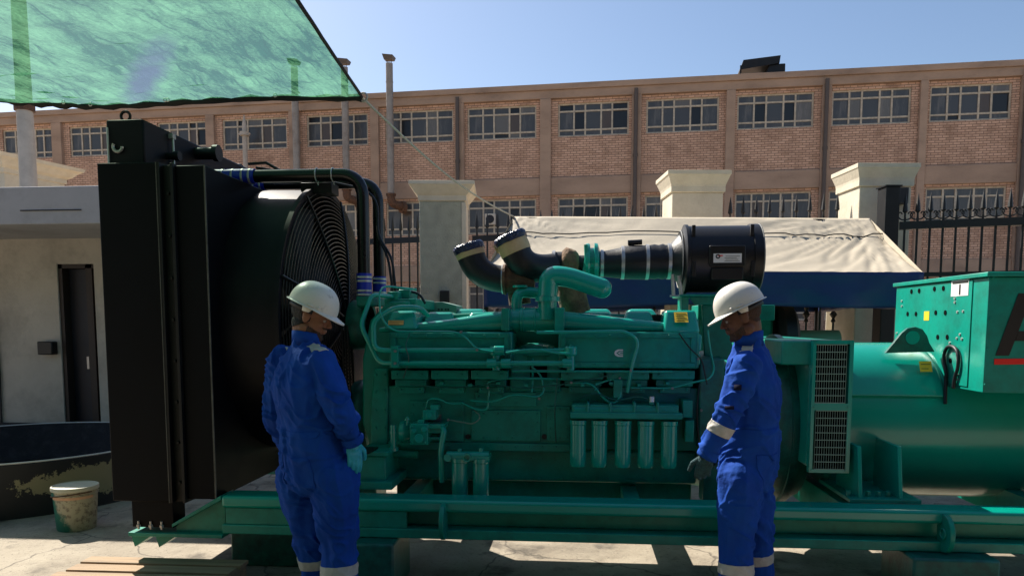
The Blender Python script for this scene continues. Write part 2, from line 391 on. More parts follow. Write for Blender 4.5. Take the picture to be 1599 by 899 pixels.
# ================================================================== factory building behind
# facade plane: horizontal direction towards its vanishing point
_d = _Fw + _Rt * ((-6300 - PPX) / FPX) + _Up * (math.tan(R(PITCH)))
BD = -Vector((_d.x, _d.y, 0)).normalized()                  # along the facade, to the right
_p0 = _Fw + _Rt * ((655 - PPX) / FPX); _p0 = Vector((_p0.x, _p0.y, 0)) * 31.0
B0 = Vector((_p0.x, _p0.y, 0)); BN = Vector((BD.y, -BD.x, 0))      # BN points to the camera
BRZ = math.atan2(BD.y, BD.x)
def WB(px, py):
    d = ray(px, py); t = B0.dot(BN) / (d.x * BN.x + d.y * BN.y)
    q = Vector((d.x * t, d.y * t, 0)) - B0
    return q.dot(BD), CAM_H + d.z * t
fac = root('factory_building', 'long three-storey brick factory with brown concrete columns and rows of steel windows', 'building', B0, BRZ)
ZT = WB(635, 144)[1]
rows = [(WB(655, 171)[1], WB(655, 222)[1]), (WB(655, 314)[1], WB(655, 367)[1]), (WB(655, 446)[1], WB(655, 500)[1])]
beams = [(ZT, WB(620, 166)[1]), (WB(620, 285)[1], WB(620, 311)[1]), (WB(650, 415)[1], WB(650, 440)[1])]
wins = [(-105, -20), (0, 82), (105, 184), (243, 322), (345, 446), (477, 573), (600, 707), (729, 837), (871, 982), (1009, 1123), (1151, 1271), (1299, 1423), (1452, 1580), (1612, 1745), (1775, 1915)]
cols = [(-140, -125), (-14, -5), (86, 101), (212, 226), (325, 338), (454, 470), (580, 593), (711, 725), (843, 860), (985, 1000), (1131, 1145), (1279, 1293), (1430, 1442), (1586, 1601), (1752, 1768), (1925, 1945)]
cx = [(WB(a, 300)[0], WB(b, 300)[0]) for a, b in cols]
bm_ = MB(); cm = MB(); L0, L1 = cx[0][0], cx[-1][1]
D = 12.0
for i, (a, b) in enumerate(wins):
    l, r_ = cx[i][1] - .02, cx[i + 1][0] + .02
    wa, wb = WB(a, 197)[0], WB(b, 197)[0]
    for j, (zt, zb) in enumerate(rows):
        top = beams[j][1]; bot = beams[j + 1][0] if j < 2 else 0
        bm_.box(l, wa, .10, .34, bot, top); bm_.box(wb, r_, .10, .34, bot, top)
        bm_.box(wa, wb, .10, .34, bot, zb)
        if zt < top - .01: bm_.box(wa, wb, .10, .34, zt, top)
bwall = bm_.build('brick_wall', brick, fac, smooth=0)
for a, b in cx: cm.box(a, b, -.06, .4, 0, beams[0][1] - .003)
for zt, zb in beams[1:]:
    for i in range(len(cx) - 1): cm.box(cx[i][1], cx[i + 1][0], 0.0, .4, zb, zt)
cm.box(L0, L1, -.04, .4, beams[0][1], ZT - .22)
cm.box(L0, L1, -.12, .5, ZT - .22, ZT)
for zt, zb in beams[1:]:
    cm.box(L0, L1, -.075, -.0601, zt - .26, zt - .23) if False else None
frame = cm.build('concrete_frame', concrete, fac, bevel=.015, smooth=0)
b2 = MB(); b2.box(L0, L1, .5, D, 0, ZT - .35); b2.build('building_body', concrete, fac, smooth=0)
gl_choice = [glass_a, glass_b, glass_c, glass_d]
fr = [0, .225, .385, .61, .765, 1]
for i, (a, b) in enumerate(wins):
    wa, wb = WB(a, 197)[0], WB(b, 197)[0]; w = wb - wa
    for j, (zt, zb) in enumerate(rows):
        h = zt - zb; m = MB(); t = .032; y0, y1 = .17, .225
        zs = [zb, zb + h * .2, zt - h * .24, zt]
        for q, f in enumerate(fr): m.box(wa + w * f - (t if q < 5 else 2 * t) * (q > 0), wa + w * f + (t if q > 0 else 2 * t) * (q < 5), y0, y1, zb, zt)
        for q, z in enumerate(zs): 
            z0, z1 = (z, z + 2 * t) if q == 0 else ((z - 2 * t, z) if q == 3 else (z - t, z + t)); m.box(wa, wb, y0 + .006, y1 + .006, z0, z1)
        org = (wa, 0, zb)
        wo_ = m.build('window', win_frame, fac, smooth=0, org=org)
        groups = {0: MB(), 1: MB(), 2: MB(), 3: MB()}
        for cidx in range(5):
            for ridx in range(3):
                k = 0
                if ridx == 1 and cidx in (1, 3):
                    k = rnd.choice([0, 1, 1, 2, 3, 0])
                elif rnd.random() < .16: k = rnd.choice([1, 3, 3])
                yy = .205 + (.03 if k == 1 else 0) + rnd.uniform(0, .004)
                groups[k].box(wa + w * fr[cidx] + .01, wa + w * fr[cidx + 1] - .01, yy, yy + .006, zs[ridx] + .01, zs[ridx + 1] - .01)
        for k, mb in groups.items():
            if mb.v: mb.build('pane', gl_choice[k], wo_, smooth=0, org=org)
# drain pipes
for px in (716, 992, 1286, 1594):
    x = WB(px, 250)[0]; m = MB(); m.cyl((x, -.16, 0), (x, -.16, ZT - .35), .075, seg=12)
    for z in (2, 5, 8): m.cyl((x, -.16, z), (x, -.16, z + .12), .095, seg=12)
    m.build('drain_pipe', downpipe, fac)
# sheet metal flues standing off the facade
for px, pyt, pyb in ((468, 112, 285), (545, 112, 300), (614, 106, 308)):
    x, zt = WB(px, pyt); zb = WB(px, pyb)[1]; r_ = .14; m = MB()
    m.cyl((x, -.5, zb), (x, -.5, zt), r_, seg=20)
    for k in range(1, 7): m.cyl((x, -.5, zb + (zt - zb) * k / 7), (x, -.5, zb + (zt - zb) * k / 7 + .04), r_ * 1.07, seg=20)
    for k in (.35, .8): m.box(x - .02, x + .02, -.5, -.04, zb + (zt - zb) * k, zb + (zt - zb) * k + .04)
    f = m.build('flue_pipe', flue, fac)
    m = MB(); 
    for s_ in (-.09, .09): m.cyl((x + s_, -.5, zt - .02), (x + s_, -.5, zt + .12), .012, seg=6)
    m.add([(x - .17, -.66, zt + .12), (x + .17, -.66, zt + .12), (x + .17, -.34, zt + .12), (x - .17, -.34, zt + .12), (x - .23, -.72, zt + .32), (x + .21, -.72, zt + .26), (x + .21, -.28, zt + .26), (x - .23, -.28, zt + .32)],
          [(0, 3, 2, 1), (4, 5, 6, 7), (0, 1, 5, 4), (1, 2, 6, 5), (2, 3, 7, 6), (3, 0, 4, 7)])
    m.build('rain_cap', downpipe, f, smooth=0)
    m = MB(); m.tube(fillet([(x, -.5, zb + .05), (x, -.5, zb - .32), (x + .35, -.1, zb - .42)], .2), .165, 16)
    m.cyl((x, -.5, zb - .02), (x, -.5, zb + .06), .2, seg=16); m.cyl((x + .3, -.16, zb - .44), (x + .42, -.03, zb - .44), .24, seg=16)
    m.build('flue_elbow', rust, f)
x, z = WB(389, 195); m = MB()                              # pale valve stub standing in front of the windows
zb = WB(389, 262)[1]
m.tube([(x, -.4, zb - 4), (x, -.4, z - .6), (x, -.4, z - .1), (x, -.4, z + .3)], [.1, .1, .09, .02], 10)
m.cyl((x, -.4, z - .55), (x, -.4, z - .4), .2, seg=12); m.box(x - .3, x + .25, -.44, -.36, z - .5, z - .44)
m.build('vent_stub', pole_m, fac)
x, z = WB(1574, 0)[0], 0
m = MB(); x, z = WB(765, 342); m.box(x - .22, x + .22, .02, .16, z - .22, z + .22); fan_o = m.build('vent_fan', beige_wall, fac, bevel=.01)
m = MB(); m.cyl((x, .0, z), (x, .03, z), .17, seg=20); m.build('fan_opening', dark_int, fan_o)
# rooftop canopy
x0, z0 = WB(1158, 118); x1 = WB(1231, 115)[0]
def RB(x, y, z): return B0 + BD * x - BN * y + Vector((0, 0, z))
rt = root('rooftop_canopy', 'small black sloped metal canopy standing on the factory roof edge', 'roof structure', RB(x0, .8, ZT), BRZ)
w = x1 - x0; m = MB()
m.hexa([(0, -.3, .34), (w * .86, -.3, .52), (w * .86, 1.2, .52), (0, 1.2, .34), (.12, -.3, .70), (w * .88, -.3, .80), (w * .88, 1.2, .80), (.12, 1.2, .70)])
m.build('canopy_sheet', black_sat, rt, smooth=0)
m = MB(); m.hexa([(0, -.32, .1), (.05, -.32, .1), (.05, -.28, .1), (0, -.28, .1), (0, -.32, .5), (.05, -.32, .5), (.05, -.28, .5), (0, -.28, .5)]); m.box(0, .05, -.32, -.28, 0, .36); m.box(0, .05, 1.1, 1.14, 0, .36)
m.build('canopy_post', black_sat, rt, smooth=0)
m = MB(); m.hexa([(w * .52, -.2, 0), (w, -.2, 0), (w, 1, 0), (w * .52, 1, 0), (w * .66, -.2, .53), (w, -.2, .53), (w, 1, .53), (w * .66, 1, .53)])
m.build('water_heater_tank', black_sat, rt, bevel=.03, smooth=0)

# ================================================================== gate pillars, iron fences
def pillar(px0, px1, ptop, Yd, name, label, mt, cap_px, side_mat=None, depth=.75, rz=R(6)):
    pm = (px0 + px1) / 2; c = P(pm, 503, Yd); w = P(px1, 400, Yd).x - P(px0, 400, Yd).x; zt = P(pm, ptop, Yd).z
    r_ = root(name, label, 'pillar', (c.x, c.y, 0), rz, 'rendered pillars of the boundary fence')
    m = MB(); m.box(-w / 2, w / 2, 0, depth, 0, zt - .28); m.build('shaft', mt, r_, bevel=.012, smooth=0)
    if side_mat:
        m = MB(); m.box(w / 2, w / 2 + .012, 0.0, depth, 0, zt - .3); m.box(w / 2 - .05, w / 2 + .012, -.01, -.001, 0, zt - .3); m.build('edge_band', side_mat, r_, smooth=0)
    o = cap_px / FPX * Yd; e = [(.0, -.28), (.02, -.27), (.02, -.20), (o * .35, -.17), (o * .7, -.10), (o * .9, -.06), (o, -.055), (o, -.005), (o - .02, 0)]
    rr = [[(-w / 2 - a, -a, zt + z), (w / 2 + a, -a, zt + z), (w / 2 + a, depth + a, zt + z), (-w / 2 - a, depth + a, zt + z)] for a, z in e]
    m = MB(); m.rings(rr); m.build('cornice_cap', cream, r_, smooth=0)
    return r_, w
pl1, w1 = pillar(657, 727, 284, 11.0, 'gate_pillar', 'grey stucco pillar with cream cap behind the black pipes', stucco, 15, cream, .85)
pl2, w2 = pillar(1045, 1126, 267, 10.1, 'gate_pillar', 'plain cream pillar rising behind the middle of the beige tent', cream, 9, None, .6)
pl3, w3 = pillar(1332, 1416, 256, 9.7, 'gate_pillar', 'tall cream pillar beside the black gate post, with a black wall box', cream, 8, None, .6)
m = MB(); m.box(-.02, .24, -.10, -.002, P(1370, 320, 9.7).z, P(1370, 295, 9.7).z); m.build('wall_box', plastic, pl3, bevel=.01)
m = MB(); m.box(-.04, .10, -.12, -.013, P(697, 474, 11).z, P(697, 454, 11).z); m.build('wall_box', plastic, pl1, bevel=.01)

def fence(name, label, a, b, ztop, step, finial, zb=.1, midz=(.35,), knots=False, thick=.05):
    a, b = Vector(a), Vector(b); d = b - a; Ln = d.length; rz = math.atan2(d.y, d.x)
    r_ = root(name, label, 'fence', a, rz, 'black wrought-iron fence sections')
    m = MB(); m.box(0, Ln, -thick / 2, thick / 2, ztop - .09, ztop); m.build('top_rail', iron, r_, smooth=0)
    for z in midz: m = MB(); m.box(0, Ln, -.02, .02, z, z + .05); m.build('rail', iron, r_, smooth=0)
    def knob(m, z): m.lathe([(-.11, .012), (-.09, .03), (-.05, .016), (0, .048), (.05, .016), (.09, .03), (.11, .012)], (0, 0, z), 'Z', 8)
    first = None
    n = int(Ln / step)
    for k in range(n + 1):
        x = step * (k + .4)
        if x > Ln: break
        if first is None or (knots and k < 2):
            m = MB(); m.box(-.011, .011, -.011, .011, zb, ztop + .05)
            if finial == 2 or finial is True:
                m.tube([(0, 0, ztop + .02), (0, 0, ztop + .10), (0, 0, ztop + .12), (0, 0, ztop + .2), (0, 0, ztop + .33)], [.012, .012, .03, .022, .002], 6)
                for s_ in ((-1, 1) if finial == 2 else ()):
                    m.tube(fillet([(0, 0, ztop + .02), (s_ * .05, 0, ztop + .03), (s_ * .085, 0, ztop + .08), (s_ * .05, 0, ztop + .12), (s_ * .03, 0, ztop + .09)], .03, 3), .008, 5)
            if knots and k % 2 == 0: knob(m, 1.72); knob(m, .9)
            ob = m.build('picket', iron, r_, smooth=30, org=(x, 0, 0) if False else None); ob.location = (x, 0, 0)
            if k == 0: first = ob; A_ = ob
            else: B_ = ob
        else:
            ob = (A_ if (k % 2 == 0 or not knots) else B_).copy(); S.collection.objects.link(ob); ob.parent = r_; ob.location = (x, 0, 0)
    return r_
def GP(px, Yd): p = P(px, 503, Yd); return (p.x, p.y, 0)
fence('iron_fence', 'black spear-topped iron fence between the black pipes and stucco pillar', GP(560, 11.6), GP(657, 11.3), P(620, 371, 11.4).z, .145, True, midz=(.3,))
fence('iron_fence', 'black spear-topped iron fence between stucco pillar and the tent', GP(739, 11.1), GP(1042, 10.4), P(760, 368, 11.1).z, .165, True, knots=True, midz=(.3, 1.2))
fence('iron_fence', 'low part of iron fence with round knots between two cream pillars', GP(1128, 10.2), GP(1332, 9.95), P(1350, 340, 9.9).z, .165, True, knots=True, midz=(.3,))
p_ = P(1386, 503, 9.2)
gp = root('gate_post', 'thick black square steel gate post before the cream pillar', 'gate post', (p_.x, p_.y, 0), R(6))
m = MB(); m.box(-.085, .085, 0, .2, 0, P(1386, 291, 9.2).z); m.build('post', black_sat, gp, bevel=.008, smooth=0)
m = MB(); m.box(-.1, .1, -.015, .215, P(1386, 291, 9.2).z, P(1386, 289, 9.2).z); m.build('post_cap', black_sat, gp, smooth=0)
fence('iron_gate', 'tall black iron gate with spear finials behind the generator terminal box', GP(1398, 9.25), GP(1760, 8.7), P(1500, 343, 9.1).z, .133, 2, midz=(.3,P(1500, 431, 9.1).z), thick=.07)
# pillar base wall with sunlit boards behind (seen beneath the tent)
a, b = Vector(GP(1290, 10.9)), Vector(GP(1420, 10.7)); d = b - a
bw = root('board_screen', 'sun-bleached vertical board screen seen below the tent through the fence', 'screen', a, math.atan2(d.y, d.x))
for k in range(9):
    w_ = d.length / 9; m = MB(); m.box(k * w_, k * w_ + w_ - .008, -.015 * (k % 2), .03, 0, 1.98); m.build('board', cream if k < 3 else beige_wall, bw, smooth=0)

# ================================================================== left guard house, kerb basin, pole
YH = 8.5
zf0, zf1 = P(80, 350, YH - 1.25).z, P(80, 291, YH - 1.25).z
xl, xr = P(-420, 400, YH).x, P(330, 400, YH).x
gh = root('guard_house', 'low flat-roofed beige plaster guard house with grey fascia', 'building', (xl, YH, 0))
m = MB(); dx0, dx1 = P(95, 540, YH).x, P(152, 540, YH).x; zd = P(120, 412, YH).z
zf = .39
m.box(xl, dx0, YH, YH + .22, 0, zf0); m.box(dx1, xr, YH, YH + .22, 0, zf0); m.box(dx0, dx1, YH, YH + .22, zd, zf0)
m.box(xl, xl + .2, YH + .22, YH + 3, 0, zf0); m.box(xr - .2, xr, YH + .22, YH + 3, 0, zf0); m.box(xl, xr, YH + 3, YH + 3.2, 0, zf0)
m.build('wall', beige_wall, gh, smooth=0)
m = MB(); m.box(xl - .3, xr + .2, YH - 1.25, YH + 3.4, zf0, zf1); rf = m.build('roof_slab', grey_fascia, gh, bevel=.01, smooth=0)
m = MB(); m.box(P(32, 325, YH - 1.25).x, P(127, 325, YH - 1.25).x, YH - 1.26, YH - 1.25, P(80, 329, YH - 1.25).z, P(80, 327.5, YH - 1.25).z); m.build('fascia_groove', dark_int, rf, smooth=0)
m = MB(); m.box(dx0 + .05, dx1 - .12, YH + .14, YH + .18, zf, zd - .05); dr = m.build('door', door_m, gh, bevel=.004, smooth=0)
m = MB(); m.box(dx0, dx0 + .05, YH + .02, YH + .2, zf, zd); m.box(dx1 - .12, dx1 - .04, YH + .02, YH + .2, zf, zd); m.box(dx0, dx1, YH + .02, YH + .2, zd - .05, zd - .001); m.build('door_frame', frame_m, gh, smooth=0)
m = MB(); m.box(dx1 - .2, dx1 - .17, YH + .08, YH + .14, 1.05, 1.2); m.build('handle', steel, dr)
m = MB(); m.box(xl, xr, YH - .24, YH - .001, 0, zf); m.build('plinth', mat('blue_black_paint', (.006, .0075, .012), .8, var=.3, scale=5, bump=.2, dirt=(.06, .065, .08), dirt_amt=.06, dirt_scale=7), gh, bevel=.012, smooth=0)
x = P(6, 600, YH).x; m = MB(); m.tube([(x - .05, YH - .02, .3), (x - .03, YH - .02, 1.0), (x - .06, YH - .02, 2.0)], .014, 6); m.build('conduit', iron, gh)
wp = P(76, 543, YH - .03); m = MB(); m.box(wp.x - .09, wp.x + .1, YH - .11, YH - .001, wp.z - .08, wp.z + .08); m.box(wp.x - .12, wp.x - .09, YH - .06, YH - .001, wp.z - .06, wp.z + .07)
so = m.build('wall_socket', plastic, gh, bevel=.012)
# beige cornice behind the guard house roof (far left)
Yc = 12.9; q0 = P(-160, 300, Yc); q1 = P(30, 300, Yc); zt = P(0, 248, Yc).z
r_ = root('cornice_wall', 'beige rendered wall end with moulded cornice above the guard house roof', 'wall', ((q0.x + q1.x) / 2, Yc, 0), R(-14))
w = q1.x - q0.x; m = MB(); m.box(-w / 2, w / 2, 0, 1.2, 0, zt - .3); m.build('shaft', cream, r_, smooth=0)
rr = [[(-w / 2 - a, -a, zt + z), (w / 2 + a, -a, zt + z), (w / 2 + a, 1.2 + a, zt + z), (-w / 2 - a, 1.2 + a, zt + z)] for a, z in [(0, -.31), (.03, -.3), (.03, -.22), (.1, -.18), (.17, -.1), (.24, -.06), (.26, 0)]]
m = MB(); m.rings(rr); m.build('cornice_cap', cream, r_, smooth=0)
# utility pole
Yp = 12.2; pt = P(38, 165, Yp); pb = P(43, 262, Yp)
po = root('utility_pole', 'pale round concrete pole rising behind the green net', 'pole', (pt.x, Yp, 0))
m = MB(); m.tube([(pt.x, Yp, 0), (pt.x, Yp, 9)], [.16, .10], 20); m.build('shaft', pole_m, po)
m = MB(); m.cyl((pt.x, Yp, 5.2), (pt.x, Yp, 5.3), .16, seg=16); m.build('band', rust, po)

# round kerb basin
def peel_mat():
    m, n, b, N, L = nodes_of('peeling_black_paint')
    tc = N.new('ShaderNodeTexCoord'); sp = N.new('ShaderNodeSeparateXYZ'); L.new(tc.outputs['Object'], sp.inputs[0])
    no = N.new('ShaderNodeTexNoise'); no.inputs['Scale'].default_value = 1.5; no.inputs['Detail'].default_value = 12; no.inputs['Roughness'].default_value = .72
    L.new(tc.outputs['Object'], no.inputs[0])
    # band mask: strongest at mid height of the kerb wall
    s1 = N.new('ShaderNodeMath'); s1.operation = 'SUBTRACT'; s1.inputs[1].default_value = .26; L.new(sp.outputs[2], s1.inputs[0])
    ab = N.new('ShaderNodeMath'); ab.operation = 'ABSOLUTE'; L.new(s1.outputs[0], ab.inputs[0])
    mu = N.new('ShaderNodeMath'); mu.operation = 'MULTIPLY_ADD'; mu.inputs[1].default_value = -2.4; mu.inputs[2].default_value = .28; L.new(ab.outputs[0], mu.inputs[0])
    ad = N.new('ShaderNodeMath'); ad.operation = "MULTIPLY_ADD"; ad.inputs[1].default_value = 2.4; L.new(no.outputs[0], ad.inputs[0]); L.new(mu.outputs[0], ad.inputs[2])
    mr = N.new('ShaderNodeMapRange'); mr.inputs[1].default_value = 1.33; mr.inputs[2].default_value = 1.35; L.new(ad.outputs[0], mr.inputs[0])
    mx = N.new('ShaderNodeMixRGB'); mx.inputs[1].default_value = (.016, .016, .02, 1); mx.inputs[2].default_value = (.34, .29, .17, 1)
    L.new(mr.outputs[0], mx.inputs[0]); L.new(mx.outputs[0], b.inputs['Base Color']); b.inputs['Roughness'].default_value = .6
    bu = N.new('ShaderNodeBump'); bu.invert = True; bu.inputs['Strength'].default_value = .5; L.new(mr.outputs[0], bu.inputs['Height']); L.new(bu.outputs[0], b.inputs['Normal'])
    return m
peel = peel_mat()
bc = Vector((P(0, 730, 5.7).x - .65, 6.72, 0)); Rb = (Vector((P(0, 730, 5.7).x, 5.5, 0)) - bc).length
ba = root('round_basin', 'round black-painted concrete basin with peeling beige patches', 'basin', bc)
prof = [(0, Rb), (.45, Rb), (.46, Rb - .01), (.46, Rb - .05), (.42, Rb - .07), (.1, Rb - .3)]
m = MB(); m.lathe(prof[:4], bc, 'Z', 72, cap=False); m.build('kerb_wall', peel, ba)
m = MB(); m.lathe(prof[3:], bc, 'Z', 72, cap=False); m.build('inner_lining', MATS['blue_black_paint'], ba)
m = MB(); m.lathe([(.09, Rb - .3), (.1, .01)], bc, 'Z', 48, cap=False); m.build('basin_floor', dark_int, ba)
m = MB(); m.tor(bc + Vector((0, 0, .463)), Rb - .012, .008, 'Z', 72, 6); m.build('rim_highlight', white_lab, ba)  # sunlit lip of the basin painted as a pale ring


# ================================================================== tent, rope, net
def grid(nx, ny, fn):
    m = MB(); vs = [fn(i / nx, j / ny) for j in range(ny + 1) for i in range(nx + 1)]
    m.add(vs, [(j * (nx + 1) + i, j * (nx + 1) + i + 1, (j + 1) * (nx + 1) + i + 1, (j + 1) * (nx + 1) + i) for j in range(ny) for i in range(nx)])
    return m
def solid(ob, t):
    md = ob.modifiers.new('thickness', 'SOLIDIFY'); md.thickness = t; md.offset = 0; return ob
YE, YR = 7.35, 8.9
eL, eR = P(770, 420, YE), P(1441, 427, YE); eL.z = P(830, 398, YE).z; eR.z = P(1438, 425, YE).z
eL = P(756, 424, YE)
rL, rR = P(802, 338, YR), P(1358, 341, YR)
tn = root('tent', 'beige canopy tent with navy skirt standing behind the engine', 'tent', ((eL.x + eR.x) / 2, YR, 0))
def slope(u, v):
    # u along, v from ridge (0) to eave (1)
    e = eL.lerp(eR, u); r_ = rL.lerp(rR, u); p = r_.lerp(e, v)
    sag = -.06 * math.sin(PI * v) * (1 + .5 * noise.noise(Vector((u * 4, 0, 0))))
    k = max(0, (u - .72) / .28)
    th = math.atan2(v, (1 - u) * 3.2 + .02); rr_ = math.hypot(v, (1 - u) * 3.2)
    rdg = 1 - min(1, abs(noise.noise(Vector((th * 11, rr_ * 1.3, 2)))) * 5)
    wr = -.045 * rdg * max(0, 1 - rr_ / 1.5) * min(1, rr_ * 3)
    tl = math.atan2(v, u * 3.2 + .02); rl_ = math.hypot(v, u * 3.2); wr -= .02 * (1 - min(1, abs(noise.noise(Vector((tl * 9, rl_, 7)))) * 5)) * max(0, 1 - rl_ / 1.2)
    wr += .016 * noise.noise(Vector((u * 5, v * 2, 3))) + .006 * noise.noise(Vector((u * 16 + v * 5, v * 6, 3)))
    return (p.x, p.y, p.z + sag + wr * (1 if 0 < v < 1 else .2))
solid(grid(160, 40, slope).build('front_roof_sheet', tarp_b, tn, smooth=80), .004)
bL, bR = Vector((eL.x, 2 * YR - YE, eL.z)), Vector((eR.x, 2 * YR - YE, eR.z))
def slope_b(u, v):
    p = rL.lerp(rR, u).lerp(bL.lerp(bR, u), v); return (p.x, p.y + .002, p.z - .05 * math.sin(PI * v))
solid(grid(40, 10, slope_b).build('back_roof_sheet', tarp_b, tn, smooth=80), .004)
m = MB(); m.add([rR, eR, bR], [(0, 1, 2)]); m.build('hip_sheet', tarp_b, tn, smooth=0)
m = MB(); m.add([rL, eL, bL], [(0, 2, 1)]); m.build('hip_sheet', tarp_b, tn, smooth=0)
m = MB(); m.tube([p + Vector((0, 0, .012)) for p in (rL.lerp(eL, .27), rL.lerp(eL, .27).lerp(rR.lerp(eR, .27), .25) + Vector((0, -.02, -.035)), rL.lerp(eL, .27).lerp(rR.lerp(eR, .27), .75) + Vector((0, -.02, -.035)), rR.lerp(eR, .27))], .006, 6)
def skirt(a, b, zlo, n):
    def f(u, v):
        p = Vector(a).lerp(Vector(b), u); z = p.z * (1 - v) + zlo * v - .02 * math.sin(u * 9) * v
        q = .018 * math.sin(u * n) * v + .02 * noise.noise(Vector((u * 14, v * 2, 1)))
        d = (Vector(b) - Vector(a)).normalized(); nrm = Vector((d.y, -d.x, 0))
        return tuple(Vector((p.x, p.y, z)) + nrm * (.01 + q))
    return grid(90, 10, f)
zs_ = P(1250, 478, YE).z
solid(skirt(eL, eR, zs_, 40).build('skirt', tarp_n, tn, smooth=80), .003)
solid(skirt(eR, bR, zs_, 14).build('skirt', tarp_n, tn, smooth=80), .003)
solid(skirt(bL, bR, zs_, 40).build('skirt', tarp_n, tn, smooth=80), .003)
solid(skirt(eL, bL, zs_, 14).build('skirt', tarp_n, tn, smooth=80), .003)
for q in (eL, eR, bL, bR):
    m = MB(); m.cyl((q.x * .995 + (eL.x + eR.x) * .0025, q.y + (.05 if q.y < YR else -.05), 0), (q.x * .995 + (eL.x + eR.x) * .0025, q.y + (.05 if q.y < YR else -.05), q.z), .025, seg=10); m.build('pole', black_sat, tn)
m = MB(); m.cyl(rL + Vector((.05, 0, -.03)), rR + Vector((-.05, 0, -.03)), .025, seg=8); m.build('ridge_bar', black_sat, tn)
# seam of the roof sheet
m = MB(); pts = []
for k in range(41):
    q = Vector(slope(k / 40, .28)); pts.append(q + Vector((0, -.012, .022)))
m.tube(pts, .007, 5); m.build('seam', ink, tn)

# net
YN = 5.4
def net_mat():
    m, n, b, N, L = nodes_of('green_shade_net')
    for x in list(N): 
        if x.type != 'OUTPUT_MATERIAL': N.remove(x)
    out = [x for x in N if x.type == 'OUTPUT_MATERIAL'][0]
    tc = N.new('ShaderNodeTexCoord')
    mp = N.new('ShaderNodeMapping'); mp.inputs['Rotation'].default_value = (0, 0, R(-38)); mp.inputs['Scale'].default_value = (2.4, 1.0, 1)
    L.new(tc.outputs['Object'], mp.inputs[0])
    n1 = N.new('ShaderNodeTexNoise'); n1.inputs['Scale'].default_value = 2.2; n1.inputs['Detail'].default_value = 9; n1.inputs['Roughness'].default_value = .7; n1.inputs['Distortion'].default_value = .8
    L.new(mp.outputs[0], n1.inputs[0])
    mp2 = N.new('ShaderNodeMapping'); mp2.inputs['Rotation'].default_value = (0, 0, R(22)); mp2.inputs['Scale'].default_value = (2.6, .9, 1)
    L.new(tc.outputs['Object'], mp2.inputs[0])
    n2 = N.new('ShaderNodeTexNoise'); n2.inputs['Scale'].default_value = 1.7; n2.inputs['Detail'].default_value = 8; n2.inputs['Distortion'].default_value = .5
    L.new(mp2.outputs[0], n2.inputs[0])
    cr = N.new('ShaderNodeValToRGB'); e = cr.color_ramp.elements
    e[0].position = .37; e[0].color = (.007, .075, .042, 1); e[1].position = .64; e[1].color = (.15, .39, .21, 1)
    av = N.new('ShaderNodeMath'); av.operation = 'ADD'; L.new(n1.outputs[0], av.inputs[0]); L.new(n2.outputs[0], av.inputs[1])
    hf0 = N.new('ShaderNodeMath'); hf0.operation = 'MULTIPLY'; hf0.inputs[1].default_value = .5; L.new(av.outputs[0], hf0.inputs[0])
    hf = hf0
    for rot, scl, w_ in ((-34, (2.6, .45, 1), .085), (-58, (2.2, .5, 1), .07), (20, (2.8, .4, 1), .06), (-8, (3.2, .4, 1), .05)):      # thin creases, their shade darkened into the colour
        mq = N.new('ShaderNodeMapping'); mq.inputs['Rotation'].default_value = (0, 0, R(rot)); mq.inputs['Scale'].default_value = scl; L.new(tc.outputs['Object'], mq.inputs[0])
        nq = N.new('ShaderNodeTexNoise'); nq.inputs['Scale'].default_value = 1.5; nq.inputs['Detail'].default_value = 3.5; nq.inputs['Roughness'].default_value = .55; L.new(mq.outputs[0], nq.inputs[0])
        sq = N.new('ShaderNodeMath'); sq.operation = 'SUBTRACT'; sq.inputs[1].default_value = .5; L.new(nq.outputs[0], sq.inputs[0])
        aq = N.new('ShaderNodeMath'); aq.operation = 'ABSOLUTE'; L.new(sq.outputs[0], aq.inputs[0])
        rq = N.new('ShaderNodeMapRange'); rq.inputs[1].default_value = 0; rq.inputs[2].default_value = .022; rq.inputs[3].default_value = w_; rq.inputs[4].default_value = 0; L.new(aq.outputs[0], rq.inputs[0])
        uq = N.new('ShaderNodeMath'); uq.operation = 'SUBTRACT'; L.new(hf.outputs[0], uq.inputs[0]); L.new(rq.outputs[0], uq.inputs[1]); hf = uq
    fw_ = N.new('ShaderNodeTexNoise'); fw_.inputs['Scale'].default_value = 55; fw_.inputs['Detail'].default_value = 3; L.new(tc.outputs['Object'], fw_.inputs[0])
    fm = N.new('ShaderNodeMath'); fm.operation = 'MULTIPLY_ADD'; fm.inputs[1].default_value = .22; L.new(fw_.outputs[0], fm.inputs[0]); L.new(hf.outputs[0], fm.inputs[2])
    fs = N.new('ShaderNodeMath'); fs.operation = 'SUBTRACT'; fs.inputs[1].default_value = .11; L.new(fm.outputs[0], fs.inputs[0]); hf = fs
    L.new(hf.outputs[0], cr.inputs[0])
    # purple patch with its own place on the cloth
    st_ = N.new('ShaderNodeVectorMath'); st_.operation = 'DISTANCE'
    mp3 = N.new('ShaderNodeMapping'); mp3.vector_type = 'POINT'
    L.new(tc.outputs['Object'], mp3.inputs[0]); m['s'] = 0
    MATS['_net_patch'] = mp3
    L.new(mp3.outputs[0], st_.inputs[0]); st_.inputs[1].default_value = (0, 0, 0)
    ns = N.new('ShaderNodeTexNoise'); ns.inputs['Scale'].default_value = 7; L.new(tc.outputs['Object'], ns.inputs[0])
    sa = N.new('ShaderNodeMath'); sa.operation = 'MULTIPLY_ADD'; sa.inputs[1].default_value = .8; L.new(ns.outputs[0], sa.inputs[0]); L.new(st_.outputs['Value'], sa.inputs[2])
    sr = N.new('ShaderNodeMapRange'); sr.inputs[1].default_value = .7; sr.inputs[2].default_value = 1.5; sr.inputs[3].default_value = .9; sr.inputs[4].default_value = 0
